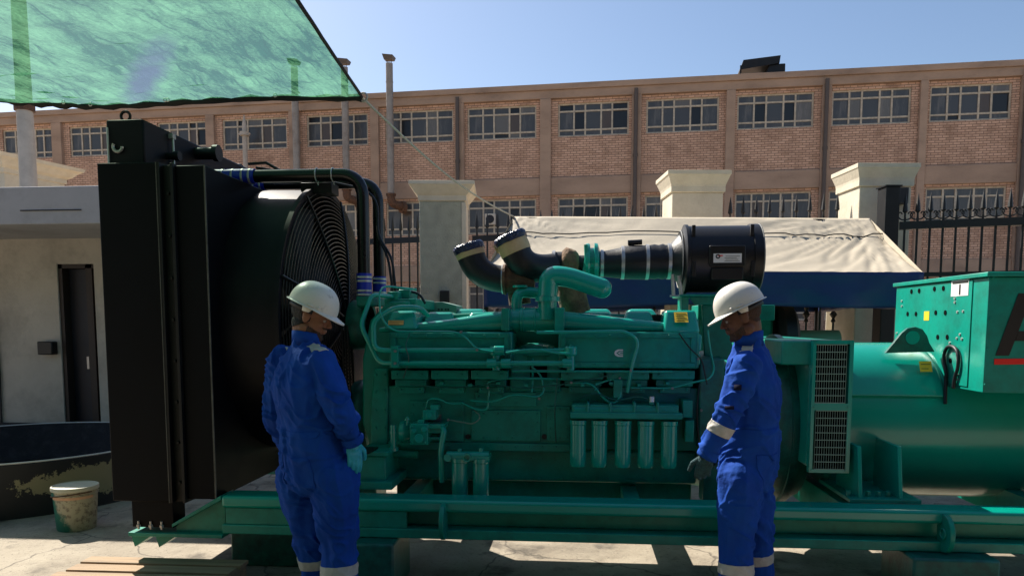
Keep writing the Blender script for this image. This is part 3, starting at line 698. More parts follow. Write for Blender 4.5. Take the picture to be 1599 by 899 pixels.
    L.new(sa.outputs[0], sr.inputs[0])
    mx = N.new('ShaderNodeMixRGB'); mx.inputs[2].default_value = (.06, .06, .16, 1); L.new(sr.outputs[0], mx.inputs[0]); L.new(cr.outputs[0], mx.inputs[1])
    tr = N.new('ShaderNodeBsdfTranslucent'); df = N.new('ShaderNodeBsdfDiffuse'); tp = N.new('ShaderNodeBsdfTransparent')
    tp.inputs[0].default_value = (.66, .82, .70, 1)
    bu = N.new('ShaderNodeBump'); bu.inputs['Strength'].default_value = .9; bu.inputs['Distance'].default_value = .05; L.new(hf.outputs[0], bu.inputs['Height'])
    for s_ in (tr, df): L.new(mx.outputs[0], s_.inputs[0]); L.new(bu.outputs[0], s_.inputs['Normal'])
    a1 = N.new('ShaderNodeMixShader'); a1.inputs[0].default_value = .3; L.new(tr.outputs[0], a1.inputs[1]); L.new(df.outputs[0], a1.inputs[2])
    a2 = N.new('ShaderNodeMixShader'); a2.inputs[0].default_value = .29; L.new(a1.outputs[0], a2.inputs[1]); L.new(tp.outputs[0], a2.inputs[2])
    L.new(a2.outputs[0], out.inputs[0]); return m
net_m = net_mat()
edge_px = [(-330, 120), (-160, 140), (0, 155), (90, 162), (180, 164), (300, 157), (430, 151), (565, 152)]
EP = [P(a, b, YN) for a, b in edge_px]
def edge_at(u):
    t = u * (len(EP) - 1); i = min(int(t), len(EP) - 2); f = t - i
    a = EP[max(i - 1, 0)]; b = EP[i]; c = EP[i + 1]; d = EP[min(i + 2, len(EP) - 1)]
    return b * 1.0 + (c - a) * .5 * f + (a - b * 2.5 + c * 2 - d * .5) * f * f + (-a * .5 + b * 1.5 - c * 1.5 + d * .5) * f ** 3
far_r = P(455, -8, 3.6)
def netf(u, v):  # reach over the camera, out of view, lengthened to shade the near ground
    p = edge_at(u); q = Vector((p.x + (far_r.x - EP[-1].x) * (v), YN + (far_r.y - YN) * v * 4, 0))
    zz = p.z + (far_r.z - EP[-1].z) * v * 4 + .02 * math.sin(PI * min(1, v)) * u - .16 * math.sin(PI * u) * math.sin(PI * v)
    q.x = p.x + (far_r.x - EP[-1].x) * v * 4
    v2 = v * 2.7
    ed_ = min(1, max(0, (1 - u) * 14)) * .85 + .15
    wr = .04 * noise.noise(Vector((u * 5, v2 * 4, 0))) + .026 * noise.noise(Vector((u * 9 + v2 * 14, v2 * 3 - u * 2, 5))) + .016 * noise.noise(Vector((u * 16 - v2 * 30, v2 * 8, 9)))
    return (q.x, q.y, zz + wr * ed_ * (1 if v > 0 else 0))
nr = root('shade_net', 'green shade net stretched overhead at the upper left', 'net', (EP[3].x, YN, EP[3].z))
no_ = grid(170, 200, netf).build('net_sheet', net_m, nr, smooth=80)
cpt = Vector(netf(.56, .085)); loc = cpt
s0, s1 = G(250, 45, 3.25), G(208, 158, 3.25); sd = (s1 - s0); mp3 = MATS['_net_patch']; mp3.vector_type = 'TEXTURE'
mp3.inputs['Location'].default_value = (*((s0 + s1) / 2).xy, 3.25); mp3.inputs['Rotation'].default_value = (0, 0, math.atan2(sd.y, sd.x)); mp3.inputs['Scale'].default_value = (sd.length * .62, .13, 3)
m = MB(); m.tube([edge_at(k / 60) + Vector((0, -.004, -.004 - .012 * abs(math.sin(k * .9)))) for k in range(61)], [.02 + .006 * math.sin(k * 1.7) for k in range(61)], 7)
m.tube([Vector(netf(1, k / 60)) for k in range(61)], .011, 7); m.build('hem', hem_m, nr)
m = MB()
for px in (99, 141, 258, 262, 430): 
    q = edge_at((px + 330) / 895 * 1.0) if False else P(px, 160, YN - .03); q.z = min(EP, key=lambda e: abs(e.x - q.x)).z; m.tor(q, .012, .004, 'Y', 12, 5)
m.build('grommet', white_lab, nr)
# support poles of the net, out of view
# ropes
m = MB(); a = EP[-1]; b = Vector(rL); pts = [a.lerp(b, k / 24) + Vector((0, 0, -.10 * math.sin(PI * k / 24))) for k in range(25)]
m.tube(pts, .009, 7); m.tor(a + Vector((.01, 0, 0)), .03, .008, 'Y', 12, 5)
tag(m.build('guy_rope', rope_m), 'pale taut rope from the net corner down to the tent ridge', 'rope')
# unseen workshop block added behind the camera to cut sky fill
wk = root('unseen_workshop_blocker', 'unseen plain block added behind the camera to darken camera-facing sides', 'building', (0, -5, 0))
m = MB(); m.box(-16, 16, -12, -5, 0, 7.5); m.build('wall', downpipe, wk, smooth=0)
m = MB(); m.box(-16.3, 16.3, -12.3, -4.2, 7.5, 7.7); m.build('roof_slab', dark_int, wk, smooth=0)
m = MB(); m.box(-9, 12, -4.99, -1.6, 4.3, 4.42); m.build('blocker_canopy', frame_m, wk, smooth=0)
m = MB(); m.box(-9, 6, -4.999, -4.95, 0, 5.2); m.build('blocker_panel', door_m, wk, smooth=0)
# ================================================================== the diesel generator set
YF, YC, YB = 4.30, 5.35, 6.40        # near rail face, centre line, far side
gen = root('generator_set', 'large teal-green industrial diesel generator set with black radiator, fan guard and air cleaner', 'generator', (.6, YC, 0))
def ZX(px, py, Y): return P(px, py, Y)
zrt, zrb = P(1100, 789, YF).z, P(1100, 852, YF).z            # rail top / bottom
XR0, XR1 = P(345, 780, YF).x, 5.2
# ---- base frame
bf = MB(); tf = .078
def channel(m, yf, yb, sgn):
    m.box(XR0, XR1, yf, yb, zrb, zrb + tf * .75)
    yw = yf + .10 * sgn if sgn > 0 else yb - .10
    m.box(XR0, XR1, min(yw, yw + .02 * sgn), max(yw, yw + .02 * sgn), zrb + tf * .75, zrt - tf)
channel(bf, YF, YF + .17, 1); channel(bf, YB - .17, YB, -1)
base = bf.build('base_frame', green, gen, bevel=.006)
for a_, b_ in ((YF - .006, YF + .17), (YB - .17, YB)):
    m = MB(); m.box(XR0, XR1, a_, b_, zrt - tf, zrt); m.build('top_flange', green_gloss, base, bevel=.022, seg=5)
m = MB(); xp0, xp1 = P(300, 800, YF).x, P(634, 800, YF).x
m.box(XR0 + .02, xp1, YF + .012, YF + .05, zrb + tf * .75 + .001, zrt - tf - .001); m.build('web_plate', green, base, bevel=.003)
# sloping nose towards the radiator foot
m = MB(); a = P(345, 772, YF); b = P(268, 818, YF); zb_ = P(300, 836, YF).z
m.prism([(XR0, YF + .05, zrt - .002), (b.x, YF + .05, b.z), (b.x, YF + .05, zb_), (XR0, YF + .05, zb_)], (0, .02, 0))
m.hexa([(b.x, YF, b.z - .02), (XR0, YF, zrt - .03), (XR0, YF + .17, zrt - .03), (b.x, YF + .17, b.z - .02), (b.x, YF, b.z), (XR0, YF, zrt), (XR0, YF + .17, zrt), (b.x, YF + .17, b.z)])
xl_ = P(200, 830, YF).x
m.box(xl_, XR0, YF - .002, YF + .2, zb_ - .012, zb_ + .012); m.build('nose_plate', green, base, bevel=.003)
m = MB(); m.box(xl_, XR0, YB - .2, YB, zb_ - .012, zb_ + .012); m.box(b.x, XR0, YB - .07, YB - .05, zb_ + .013, zrt - .01); m.build('nose_plate', green, base, bevel=.003)
for px in (202, 240):
    x0 = P(px, 835, YF).x; m = MB(); m.prism([(x0, YF + .02, zb_ - .013), (x0 + .13, YF + .02, zb_ - .013), (x0 + .02, YF + .02, zb_ - .085)], (0, .16, 0)); m.build('gusset', green, base, smooth=0)
for x in (-1.1, .3, 1.6, 2.8, 4.2):
    m = MB(); m.box(x, x + .1, YF + .17, YB - .17, zrb + .02, zrt - .03); m.build('cross_member', green, base, bevel=.004)
for px in (690, 1470):
    c = P(px, 815, YF); h = (zrt - zrb) / 2 - .012; zc = (zrt + zrb) / 2 - .005
    pts = [(c.x, YF + .05, zc - h), (c.x, YF + .05, zc + h)] + [(c.x, YF - .02 - .09 * math.cos(t), zc + h * math.sin(t)) for t in [PI / 2 - PI * k / 12 for k in range(13)]]
    m = MB(); m.prism(pts, (.028, 0, 0)); m.tor((c.x - .003, YF - .03, zc), .028, .007, 'X', 16, 6); m.build('lifting_lug', green, base, bevel=.004)
# timber/steel packing blocks under the rails
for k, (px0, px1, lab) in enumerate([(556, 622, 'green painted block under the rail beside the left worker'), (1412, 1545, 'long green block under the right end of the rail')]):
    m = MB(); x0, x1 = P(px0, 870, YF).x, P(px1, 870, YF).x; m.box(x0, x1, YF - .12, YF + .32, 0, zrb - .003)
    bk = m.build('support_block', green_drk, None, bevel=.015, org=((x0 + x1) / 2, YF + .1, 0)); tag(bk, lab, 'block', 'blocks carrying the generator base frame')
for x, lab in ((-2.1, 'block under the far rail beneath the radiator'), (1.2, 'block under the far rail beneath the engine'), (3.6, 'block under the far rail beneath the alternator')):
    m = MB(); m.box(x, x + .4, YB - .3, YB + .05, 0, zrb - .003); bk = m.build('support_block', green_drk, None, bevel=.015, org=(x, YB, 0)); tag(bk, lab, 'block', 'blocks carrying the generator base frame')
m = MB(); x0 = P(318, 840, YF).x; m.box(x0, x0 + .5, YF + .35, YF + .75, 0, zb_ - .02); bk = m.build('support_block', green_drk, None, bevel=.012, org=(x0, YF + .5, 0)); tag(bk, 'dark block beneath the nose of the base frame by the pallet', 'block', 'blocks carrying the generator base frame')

# ---- radiator
XA, XB, XC = P(151, 255, YF).x, P(268, 500, YF).x, P(318, 255, YF).x
zt0 = P(200, 254, YF).z; zb0 = P(200, 782, YF).z
m = MB(); m.box(XA, XB - .05, YF, YB, zb0, zt0); m.box(XA - .012, XA + .03, YF + .15, YB - .15, zt0, zt0 + .02)
rad = m.build('radiator', black, gen, bevel=.006)
m = MB(); m.box(XA - .006, XA - .002, YF + .1, YB - .1, zb0 + .1, zt0 - .1)
m.build('core_fins', radcore, rad, smooth=0)
m = MB(); m.box(XB - .049, XB - .03, YF - .018, YB + .018, zb0, zt0 - .004); m.box(XB + .035, XB + .053, YF - .018, YB + .018, zb0, zt0 - .01); m.box(XB - .03, XB + .035, YF + .02, YB - .02, zb0 + .001, zt0 - .015)
for k in range(8):
    z = zb0 + .12 + (zt0 - zb0 - .3) * k / 7; m.cyl((XB + .003, YF + .02, z), (XB + .003, YF + .006, z), .011, seg=6)
m.build('bolt_flange', black_sat, rad, bevel=.002)
m = MB(); m.box(XB + .054, XC, YF + .008, YB - .008, zb0 + .02, zt0 - .02); shroud = m.build('fan_shroud', black, gen, bevel=.008)
m = MB(); m.box(XC - .006, XC + .003, YF + .004, YF + .012, zb0 + .02, zt0 - .02); m.build('edge_highlight', edge_highlight_m, shroud); m = MB(); m.box(XB - .052, XB - .047, YF - .021, YF - .0185, zb0, zt0 - .004); m.build('edge_highlight', edge_highlight_m, rad)  # thin pale strips painted as highlights along the upright edges
# top tank
YT = YF + .16; xa, xb = P(166, 220, YT).x, P(224, 200, YT).x; ztt = P(210, 186, YT).z
m = MB(); m.box(xa, xb, YT, YB - .16, zt0 + .001, ztt); tk = m.build('top_tank', black_ring, rad, bevel=.012)
m = MB(); e = P(196, 178, YT + .1); m.tor((e.x, YT + .1, ztt + .045), .030, .009, 'Y', 20, 8); m.cyl((e.x, YT + .1, ztt), (e.x, YT + .1, ztt + .02), .016, seg=10); m.build('lifting_eye', steel if 0 else black_sat, rad)
m = MB(); m.tor((e.x, YB - .26, ztt + .045), .030, .009, 'Y', 20, 8); m.cyl((e.x, YB - .26, ztt), (e.x, YB - .26, ztt + .02), .016, seg=10); m.build('lifting_eye', black_sat, rad)
m = MB(); m.cyl((xb + .02, YT + .3, zt0 + .08), (xb + .02, YT + .3, ztt - .03), .008, seg=8); m.box(xb, xb + .03, YT + .28, YT + .32, zt0 + .05, zt0 + .08); m.box(xb, xb + .03, YT + .28, YT + .32, ztt - .05, ztt - .02)
x_ = P(170, 215, YT).x; m.cyl((x_, YT - .012, zt0 + .02), (x_, YT - .012, ztt - .05), .006, seg=8); m.tor((x_ + .06, YT - .01, zt0 + .13), .03, .01, 'Y', 14, 6, 0, PI * 1.2)
m.build('sight_glass', steel, rad)
fz = (zt0 + ztt) / 2 + .02; m = MB()
for (yy, L_, r_, dz) in ((5.1, .13, .042, .06), (4.72, .05, .022, -.04)):
    m.cyl((xb, yy, fz + dz), (xb + L_, yy, fz + dz), r_, seg=18); m.cyl((xb + L_, yy, fz + dz), (xb + L_ + .035, yy, fz + dz), r_ * 1.35, seg=18)
m.build('filler_neck', rubber, rad)
# foot
m = MB(); x0, x1 = P(203, 800, YF).x, P(268, 800, YF).x; zf1 = P(230, 824, YF).z
m.box(x0, x1, YF + .02, YF + .16, zf1, zb0); m.box(x0, x1, YB - .16, YB - .02, zf1, zb0); fo = m.build('radiator_foot', black, gen, bevel=.004)
m = MB()
for px in (217, 236, 253):
    q = P(px, 815, YF + .02); m.cyl((q.x, YF + .015, zf1 - .01), (q.x, YF + .015, zf1 + .04), .007, seg=8); m.cyl((q.x, YF + .015, zf1 + .003), (q.x, YF + .015, zf1 + .018), .014, seg=6)
m.build('foot_bolt', steel, fo)
# fan ring and guard
RZ = P(500, 490, YC).z; RF = .93
XG = P(437, 500, YC - RF).x
RZ = (P(495, 300, YC).z) - RF
m = MB(); m.lathe([(XC - .01, RF), (XC + .04, RF + .004), (XG - .03, RF), (XG - .03, RF + .022), (XG, RF + .022), (XG, RF - .02), (XC, RF - .03)], (0, YC, RZ), 'X', 96, cap=False)
ring = m.build('fan_ring', black_ring, shroud, smooth=50)
m = MB(); m.lathe([(XC + .002, .01), (XC + .003, RF - .02)], (0, YC, RZ), 'X', 64, cap=False); m.build('shroud_back', radcore, shroud)
m = MB(); m.lathe([(XC + .06, .01), (XC + .06, .16), (XC + .18, .16), (XC + .2, .01)], (0, YC, RZ), 'X', 32)
for k in range(9):
    t = 2 * PI * k / 9; u = Vector((0, math.cos(t), math.sin(t))); w = Vector((0, -math.sin(t), math.cos(t))); c = Vector((XC + .12, YC, RZ))
    m.hexa([c + u * .14 + w * -.05 + Vector((.06, 0, 0)), c + u * .86 + w * -.10 + Vector((.07, 0, 0)), c + u * .86 + w * .10 + Vector((-.05, 0, 0)), c + u * .14 + w * .05 + Vector((-.06, 0, 0)),
            c + u * .14 + w * -.05 + Vector((.072, 0, 0)), c + u * .86 + w * -.10 + Vector((.082, 0, 0)), c + u * .86 + w * .10 + Vector((-.038, 0, 0)), c + u * .14 + w * .05 + Vector((-.048, 0, 0))])
m.build('fan', black_sat, shroud, smooth=0)
m = MB()
def dome(r): return XG + .005 + .12 * (1 - (r / RF) ** 2)
nr_ = 27
for k in range(nr_):
    r = .16 + (RF - .18) * k / (nr_ - 1); m.tor((dome(r), YC, RZ), r, .0042, 'X', 72, 5)
guard = m.build('fan_guard', wire, gen)
m = MB()
for k in range(8):
    t = 2 * PI * (k + .5) / 8 + .1; pts = []
    for q in range(9):
        r = .10 + (RF + .01 - .10) * q / 8; pts.append((dome(r) + .009, YC + r * math.cos(t), RZ + r * math.sin(t)))
    m.tube(pts, .0085, 6)
m.build('guard_spoke', wire, guard)
# ---- coolant pipes over the fan
def hose_clamp(m, c, axis, r, w=.018):
    c = Vector(c); d = Vector(axis).normalized()
    m.cyl(c - d * w / 2, c + d * w / 2, r, seg=28); s_ = d.cross(Vector((0, 0, 1))) if abs(d.z) < .5 else Vector((0, -1, 0))
    s_ = Vector((0, -1, 0)); u = d.cross(s_).normalized()
    m.cyl(c + s_ * (r + .006) * .8 + u * .02 * 1, c + s_ * (r + .006) * .8 - u * .03, .007, seg=8)
p1 = [P(372, 277, 4.95), P(566, 273, 4.95), P(566, 440, 4.95)]; p1[0].z = p1[1].z = P(480, 274, 4.95).z; p1[2].x = p1[1].x
p2 = [P(390, 290, 5.35), P(590, 285, 5.35), P(590, 445, 5.35)]; p2[0].z = p2[1].z; p2[2].x = p2[1].x
for q, r_, lab in ((p1, .042, None), (p2, .040, None)):
    pa = MB(); pa.tube(fillet(q, .16, 8), r_, 24); pp = pa.build('coolant_pipe', black_gl, gen, smooth=60)
    e = q[2]; y = q[0].y
    m = MB(); m.cyl((e.x, y, P(566, 427 if y < 5 else 432, y).z), (e.x, y, P(566, 462, y).z), r_ * 1.22, seg=24); 
    m.cyl(q[0] + Vector((-.16, 0, 0)), q[0] + Vector((.12, 0, 0)), r_ * 1.2, seg=24); m.build('blue_hose', blue_hose, pp)
    m = MB()
    for py in (433, 439, 454, 460): hose_clamp(m, (e.x, y, P(566, py + (0 if y < 5 else 3), y).z), (0, 0, 1), r_ * 1.27, .014)
    for dx in (-.10, -.03, .04, .09): hose_clamp(m, q[0] + Vector((dx, 0, 0)), (1, 0, 0), r_ * 1.25, .014)
    m.build('hose_clamp', steel, pp)
m = MB()
for px in (495, 520): q = P(px, 272, 4.95); m.tor((q.x, 4.95, p1[0].z), .046, .004, 'X', 24, 6); m.cyl((q.x, 4.95, p1[0].z - .045), (q.x, 4.97, RZ + RF - .02), .004, seg=6); m.cyl((q.x, 4.96, RZ + RF + .0), (q.x, 4.96, RZ + RF + .03), .011, seg=6)
m.build('pipe_strap', steel, gen)
m = MB(); q = P(500, 300, 5.1); m.box(q.x - .12, q.x + .1, 5.05, 5.2, RZ + RF - .06, RZ + RF + .012); m.build('pipe_bracket', black_sat, gen, bevel=.003)
m = MB()
for k, (a, b) in enumerate(((590, 612), (596, 617))):
    m.tube(fillet([P(400, 262 + k * 5, 5.0), P(440, 268, 5.0), P(590, 300, 5.2), P(590, 370, 5.15), P(a + 16, 400, 5.1), P(b, 445, 5.05), P(b + 1, 465, 5.05)], .2), .009, 8)
m.build('vent_hose', rubber, gen)
m = MB(); m.tube([P(388, 256, 5.0), P(415, 254, 5.0), P(440, 268, 5.0)], .010, 7); m.build('vent_hose', rubber, gen)

# ---- engine
def bolts(m, pts, Y, r=.009, d=.010, seg=6):
    for px, py in pts: q = P(px, py, Y); m.cyl((q.x, Y - d, q.z), (q.x, Y + .004, q.z), r, seg=seg)
YE0 = 4.82                                      # crankcase side
m = MB(); m.pbox(602, 604, 1092, 700, YE0, 5.50); m.pbox(614, 498, 1090, 603.5, 5.02, 5.74); eb = m.build('engine_block', green, gen, bevel=.006)
m = MB(); m.pbox(612, 700.5, 1088, 752, YE0 + .05, 5.32); m.pbox(760, 748, 1080, 782, YE0 + .14, 5.22)
m.build('oil_pan', green, eb, bevel=.02, seg=3)
m = MB(); m.pbox(606, 691, 892, 703, YE0 - .022, YE0); bolts(m, [(x, 697) for x in range(700, 890, 21)], YE0 - .022, .006, .007); m.build('pan_rail', green, eb, bevel=.003)
# crankcase doors
for x0, x1, y0, y1 in ((640, 724, 626, 688), (736, 844, 640, 688), (742, 838, 612, 634), (854, 890, 634, 688)):
    m = MB(); m.pbox(x0, y0, x1, y1, YE0 - .016, YE0 - .0005)
    bolts(m, [(x0 + 5, y) for y in range(y0 + 6, y1 - 2, 14)] + [(x1 - 5, y) for y in range(y0 + 6, y1 - 2, 14)] + [(x, y0 + 5) for x in range(x0 + 20, x1 - 10, 22)] + [(x, y1 - 5) for x in range(x0 + 20, x1 - 10, 22)], YE0 - .016, .0065, .008)
    m.build('crankcase_door', green, eb, bevel=.003)
m = MB()
for px in (731, 850):
    q = P(px, 681, YE0); m.lathe([(0, .017), (.012, .017), (.012, .011), (.006, .011)], (q.x, YE0 - .013, q.z), 'Y', 16)
m.build('core_plug', rubber, eb)
# gear housing at the front of the engine
m = MB(); m.pprism([(578, 500), (606, 470), (640, 470), (640, 575), (606, 600), (606, 700), (578, 700), (566, 660), (566, 560)], 4.92, .86)
gh_ = m.build('gear_housing', green, gen, bevel=.012)
m = MB(); m.pprism([(584, 575), (606, 575), (606, 690), (600, 700), (578, 700), (578, 640)], 4.80, .2)
m.build('gear_cover', green, gh_, bevel=.01)
m = MB(); xq = P(560, 500, 5.1).x; m.cyl((xq, 5.15, 1.60), (xq + .16, 5.15, 1.60), .05, seg=20)
m.lathe([(-.06, .02), (-.06, .165), (-.045, .175), (.06, .175), (.075, .165), (.075, .13), (.02, .11), (.02, .02)], (xq, 5.15, 1.60), 'X', 40); m.build('fan_pulley', green_drk, gen)
m = MB(); xq = P(556, 660, 5.2).x; m.lathe([(-.03, .03), (-.03, .27), (.02, .285), (.06, .285), (.10, .26), (.10, .06), (.3, .06)], (xq, YC - .03, P(556, 655, 5.2).z), 'X', 48); m.build('crank_damper', green_drk, gen)
m = MB(); 
for yy in (-.02, .0, .02): m.tube([(xq - .005 + yy, YC - .30, P(556, 655, 5.2).z + .05), (xq + yy, 5.15 - .172, 1.60)], .008, 6)
m.build('drive_belt', rubber, gen)
# front mounting foot and step next to the left worker
m = MB(); m.pbox(560, 712, 602, 752, 4.52, 4.9); m.build('mount_pedestal', green, gen, bevel=.008)
m = MB(); m.pbox(553, 752, 612, 764, 4.46, 4.95); m.pbox(556, 705, 606, 712, 4.5, 4.95); m.build('mount_plate', green, gen, bevel=.004)
m = MB(); m.box(P(553, 700, 4.46).x, P(580, 700, 4.46).x, 4.40, 4.62, P(570, 704, 4.5).z, P(570, 704, 4.5).z + .008); m.build('inspection_plate', black_sat, gen)
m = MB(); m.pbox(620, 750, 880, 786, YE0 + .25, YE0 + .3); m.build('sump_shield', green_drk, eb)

# side housing, stepped ribs beneath
YH0 = 4.66
for (x0, x1, n) in ((607, 800, 3), (872, 1092, 3)):
    m = MB(); m.pbox(x0, 518, x1, 575, YH0, YH0 + .35)
    hs = m.build('aftercooler_housing', green, gen, bevel=.012)
    m = MB(); m.pbox(x0 + 4, 520, x1 - 6, 527, YH0 - .014, YH0 - .0005); m.pbox(x0 + 4, 566, x1 - 6, 573, YH0 - .014, YH0 - .0005)
    m.pbox(x0 + 4, 527.3, x0 + 11, 565.7, YH0 - .014, YH0 - .0005); m.pbox(x1 - 13, 527.3, x1 - 6, 565.7, YH0 - .014, YH0 - .0005)
    bolts(m, [(x, 523.5) for x in range(x0 + 12, x1 - 8, 23)] + [(x, 569.5) for x in range(x0 + 12, x1 - 8, 23)], YH0 - .014, .0075, .009)
    m.build('housing_flange', green, hs, bevel=.002)
    w_ = (x1 - x0 - 6) / n
    for k in range(n):
        a = x0 + 4 + k * w_; m = MB()
        for q, (yA, yB, o) in enumerate(((578, 592, 0), (592.5, 603, .05), (603.5, 614, .09))):
            m.pbox(a + q * 6, yA, a + w_ - 5 - q * 3, yB, YH0 + .03 + o, YH0 + .3)
        bolts(m, [(a + 10, 584), (a + w_ - 14, 584), (a + 16, 608), (a + w_ - 18, 608)], YH0 + .03 + .02, .008, .03)
        m.build('cylinder_head_side', green, eb, bevel=.008)
# middle section between the two housings
m = MB(); m.pbox(796, 545, 876, 612, 4.80, 5.2); m.build('centre_housing', green, gen, bevel=.012)
m = MB(); q = P(838, 548, 4.82); m.lathe([(-.10, .135), (-.03, .135), (-.03, .15), (.01, .15), (.01, .125), (.03, .11), (.05, .06)], (q.x, 4.92, q.z + .0), 'Z', 36); th = m.build('round_housing', green, gen, bevel=.003)
m = MB()
for k in range(14):
    t = 2 * PI * k / 14; m.cyl((q.x + .137 * math.cos(t), 4.92 + .137 * math.sin(t), q.z + .01), (q.x + .137 * math.cos(t), 4.92 + .137 * math.sin(t), q.z + .022), .008, seg=6)
m.build('flange_bolt', green, th)
q = P(840, 590, 4.8); m = MB(); m.box(q.x - .05, q.x + .06, 4.785, 4.80, q.z - .01, q.z + .1); m.build('opening', void_m, th)
# valve covers
def cover(x0, x1, y0, y1, Y, dep, mt=green_gloss, sl=9):
    m = MB(); a, b = P(x0, y1, Y), P(x1, y1, Y); c, d = P(x0 + sl, y0, Y), P(x1 - sl, y0, Y)
    m.hexa([(a.x, Y, a.z), (b.x, Y, a.z), (b.x, Y + dep, a.z), (a.x, Y + dep, a.z), (c.x, Y + .07, c.z), (d.x, Y + .07, c.z), (d.x, Y + dep - .05, c.z), (c.x, Y + dep - .05, c.z)])
    return m.build('valve_cover', mt, gen, bevel=.018, seg=3)
vc1 = cover(598, 652, 485, 514, 4.66, .34)
cover(656, 712, 487, 512, 4.84, .30); cover(724, 776, 487, 512, 4.84, .30)
cover(900, 962, 487, 512, 4.84, .30); cover(970, 1026, 486, 512, 4.80, .30)
vc2 = cover(1036, 1094, 484, 520, 4.66, .34, sl=5)
for x0, x1 in ((640, 690), (705, 760), (900, 960), (975, 1030)): cover(x0, x1, 482, 496, 5.55, .30)
def sticker(name, x0, y0, x1, y1, Y, mt, par, tilt=0, lines=0, off=.0):
    a, b, c, d = P(x0, y0, Y), P(x1, y0, Y), P(x1, y1, Y), P(x0, y1, Y)
    m = MB(); t = Vector((0, tilt, 0)); m.prism([d + Vector((0, -.002, 0)), c + Vector((0, -.002, 0)), b + t + Vector((0, -.002, 0)), a + t + Vector((0, -.002, 0))], (0, .0015, 0))
    s_ = m.build(name, mt, par, smooth=0)
    if lines:
        m = MB()
        for k in range(lines):
            f = (k + .7) / (lines + .4); l = d.lerp(a + t, 1 - f); r_ = c.lerp(b + t, 1 - f); e = l.lerp(r_, .12); g_ = l.lerp(r_, .9 - .2 * (k % 2)); h = Vector((0, 0, (a.z - d.z) * .03))
            o = Vector((0, -.003, 0)); m.prism([e - h + o, g_ - h + o, g_ + h + o, e + h + o], (0, .0008, 0))
        m.build('printing', ink, s_, smooth=0)
    return s_
sticker('warning_label', 606, 500, 630, 507, 4.672, orange, vc1, .012, 2)
sticker('warning_label', 1054, 487, 1075, 503, 4.662, yellow, vc2, .055, 4)
m = MB(); m.tube([P(655, 497, 4.95), P(790, 490, 4.95)], .02, 10); m.tube([P(880, 492, 4.95), P(1040, 497, 4.95)], .02, 10); m.build('water_rail', green, gen)
m = MB(); m.pbox(1052, 522, 1096, 548, 4.68, 4.95); m.pbox(1060, 553, 1094, 570, 4.70, 4.95); m.build('rear_bracket', green_gloss, gen, bevel=.01)
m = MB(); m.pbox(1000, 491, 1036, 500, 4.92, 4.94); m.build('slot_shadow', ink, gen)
# tapered intake manifolds
def taper(secs, Y):      # secs: (px, ytop, ybot, depth)
    rr = []
    for px, a, b, dd in secs:
        t, u = P(px, a, Y), P(px, b, Y); h = (t.z - u.z) / 2; zc = (t.z + u.z) / 2; ring = []
        for k in range(20):
            an = 2 * PI * k / 20; cx_, sz = math.cos(an), math.sin(an)
            s1 = math.copysign(abs(cx_) ** .55, cx_); s2 = math.copysign(abs(sz) ** .55, sz)
            ring.append((t.x, Y + dd / 2 + s1 * dd / 2, zc + s2 * h))
        rr.append(ring)
    m = MB(); m.rings(rr); return m
taper([(592, 511, 519, .12), (640, 505, 519, .18), (700, 498, 519, .2), (748, 490, 519, .2), (786, 485, 518, .18)], 4.72).build('intake_manifold', green_gloss, gen, smooth=50)
taper([(880, 485, 515, .18), (925, 490, 518, .2), (985, 497, 519, .2), (1040, 503, 519, .18), (1090, 511, 519, .1)], 4.72).build('intake_manifold', green_gloss, gen, smooth=50)
m = MB(); m.pbox(783, 481, 795, 516, 4.66, 5.0); m.pbox(866, 480, 881, 516, 4.66, 5.0); m.build('manifold_flange', green, gen, bevel=.004)
zc = P(830, 499, 4.83).z; m = MB(); rT = .078
m.lathe([(P(795, 499, 4.83).x, rT * .9), (P(812, 499, 4.83).x, rT * .9), (P(813, 499, 4.83).x, rT), (P(838, 499, 4.83).x, rT), (P(848, 499, 4.83).x, rT * .95), (P(866, 499, 4.83).x, rT * .9)], (0, 4.83, zc), 'X', 32)
m.tor((P(818, 499, 4.83).x, 4.83, zc), rT, .006, 'X', 32, 6); m.tor((P(836, 499, 4.83).x, 4.83, zc), rT, .006, 'X', 32, 6)
m.build('intake_tee', green_gloss, gen)
xe = P(855, 470, 4.80).x; zf_ = P(855, 466, 4.80).z
m = MB(); m.tube([(xe, 4.80, zc), (xe, 4.80, zf_)], .062, 28); m.lathe([(-.018, .062), (-.018, .08), (.012, .08), (.012, .066)], (xe, 4.80, zf_), 'Z', 28)
el = m.build('crossover_elbow', green_gloss, gen)
m = MB(); pth = fillet([(xe, 4.80, zf_), P(857, 430, 4.80), P(885, 432, 4.80), P(940, 450, 4.80)], .13, 8)
pth[0] = Vector((xe, 4.80, zf_)); m.tube(pth, .064, 28); e = pth[-1]; m.ell(e, (.064, .064, .064), 20); m.build('crossover_pipe', green_gloss, gen, smooth=60)
m = MB(); m.tube(fillet([P(807, 488, 4.9), P(807, 455, 4.9), P(850, 458, 5.0)], .1), .036, 18); m.lathe([(0, .05), (.015, .05)], P(812, 449, 4.92), 'Z', 18); m.build('small_elbow', green_gloss, gen, smooth=60)

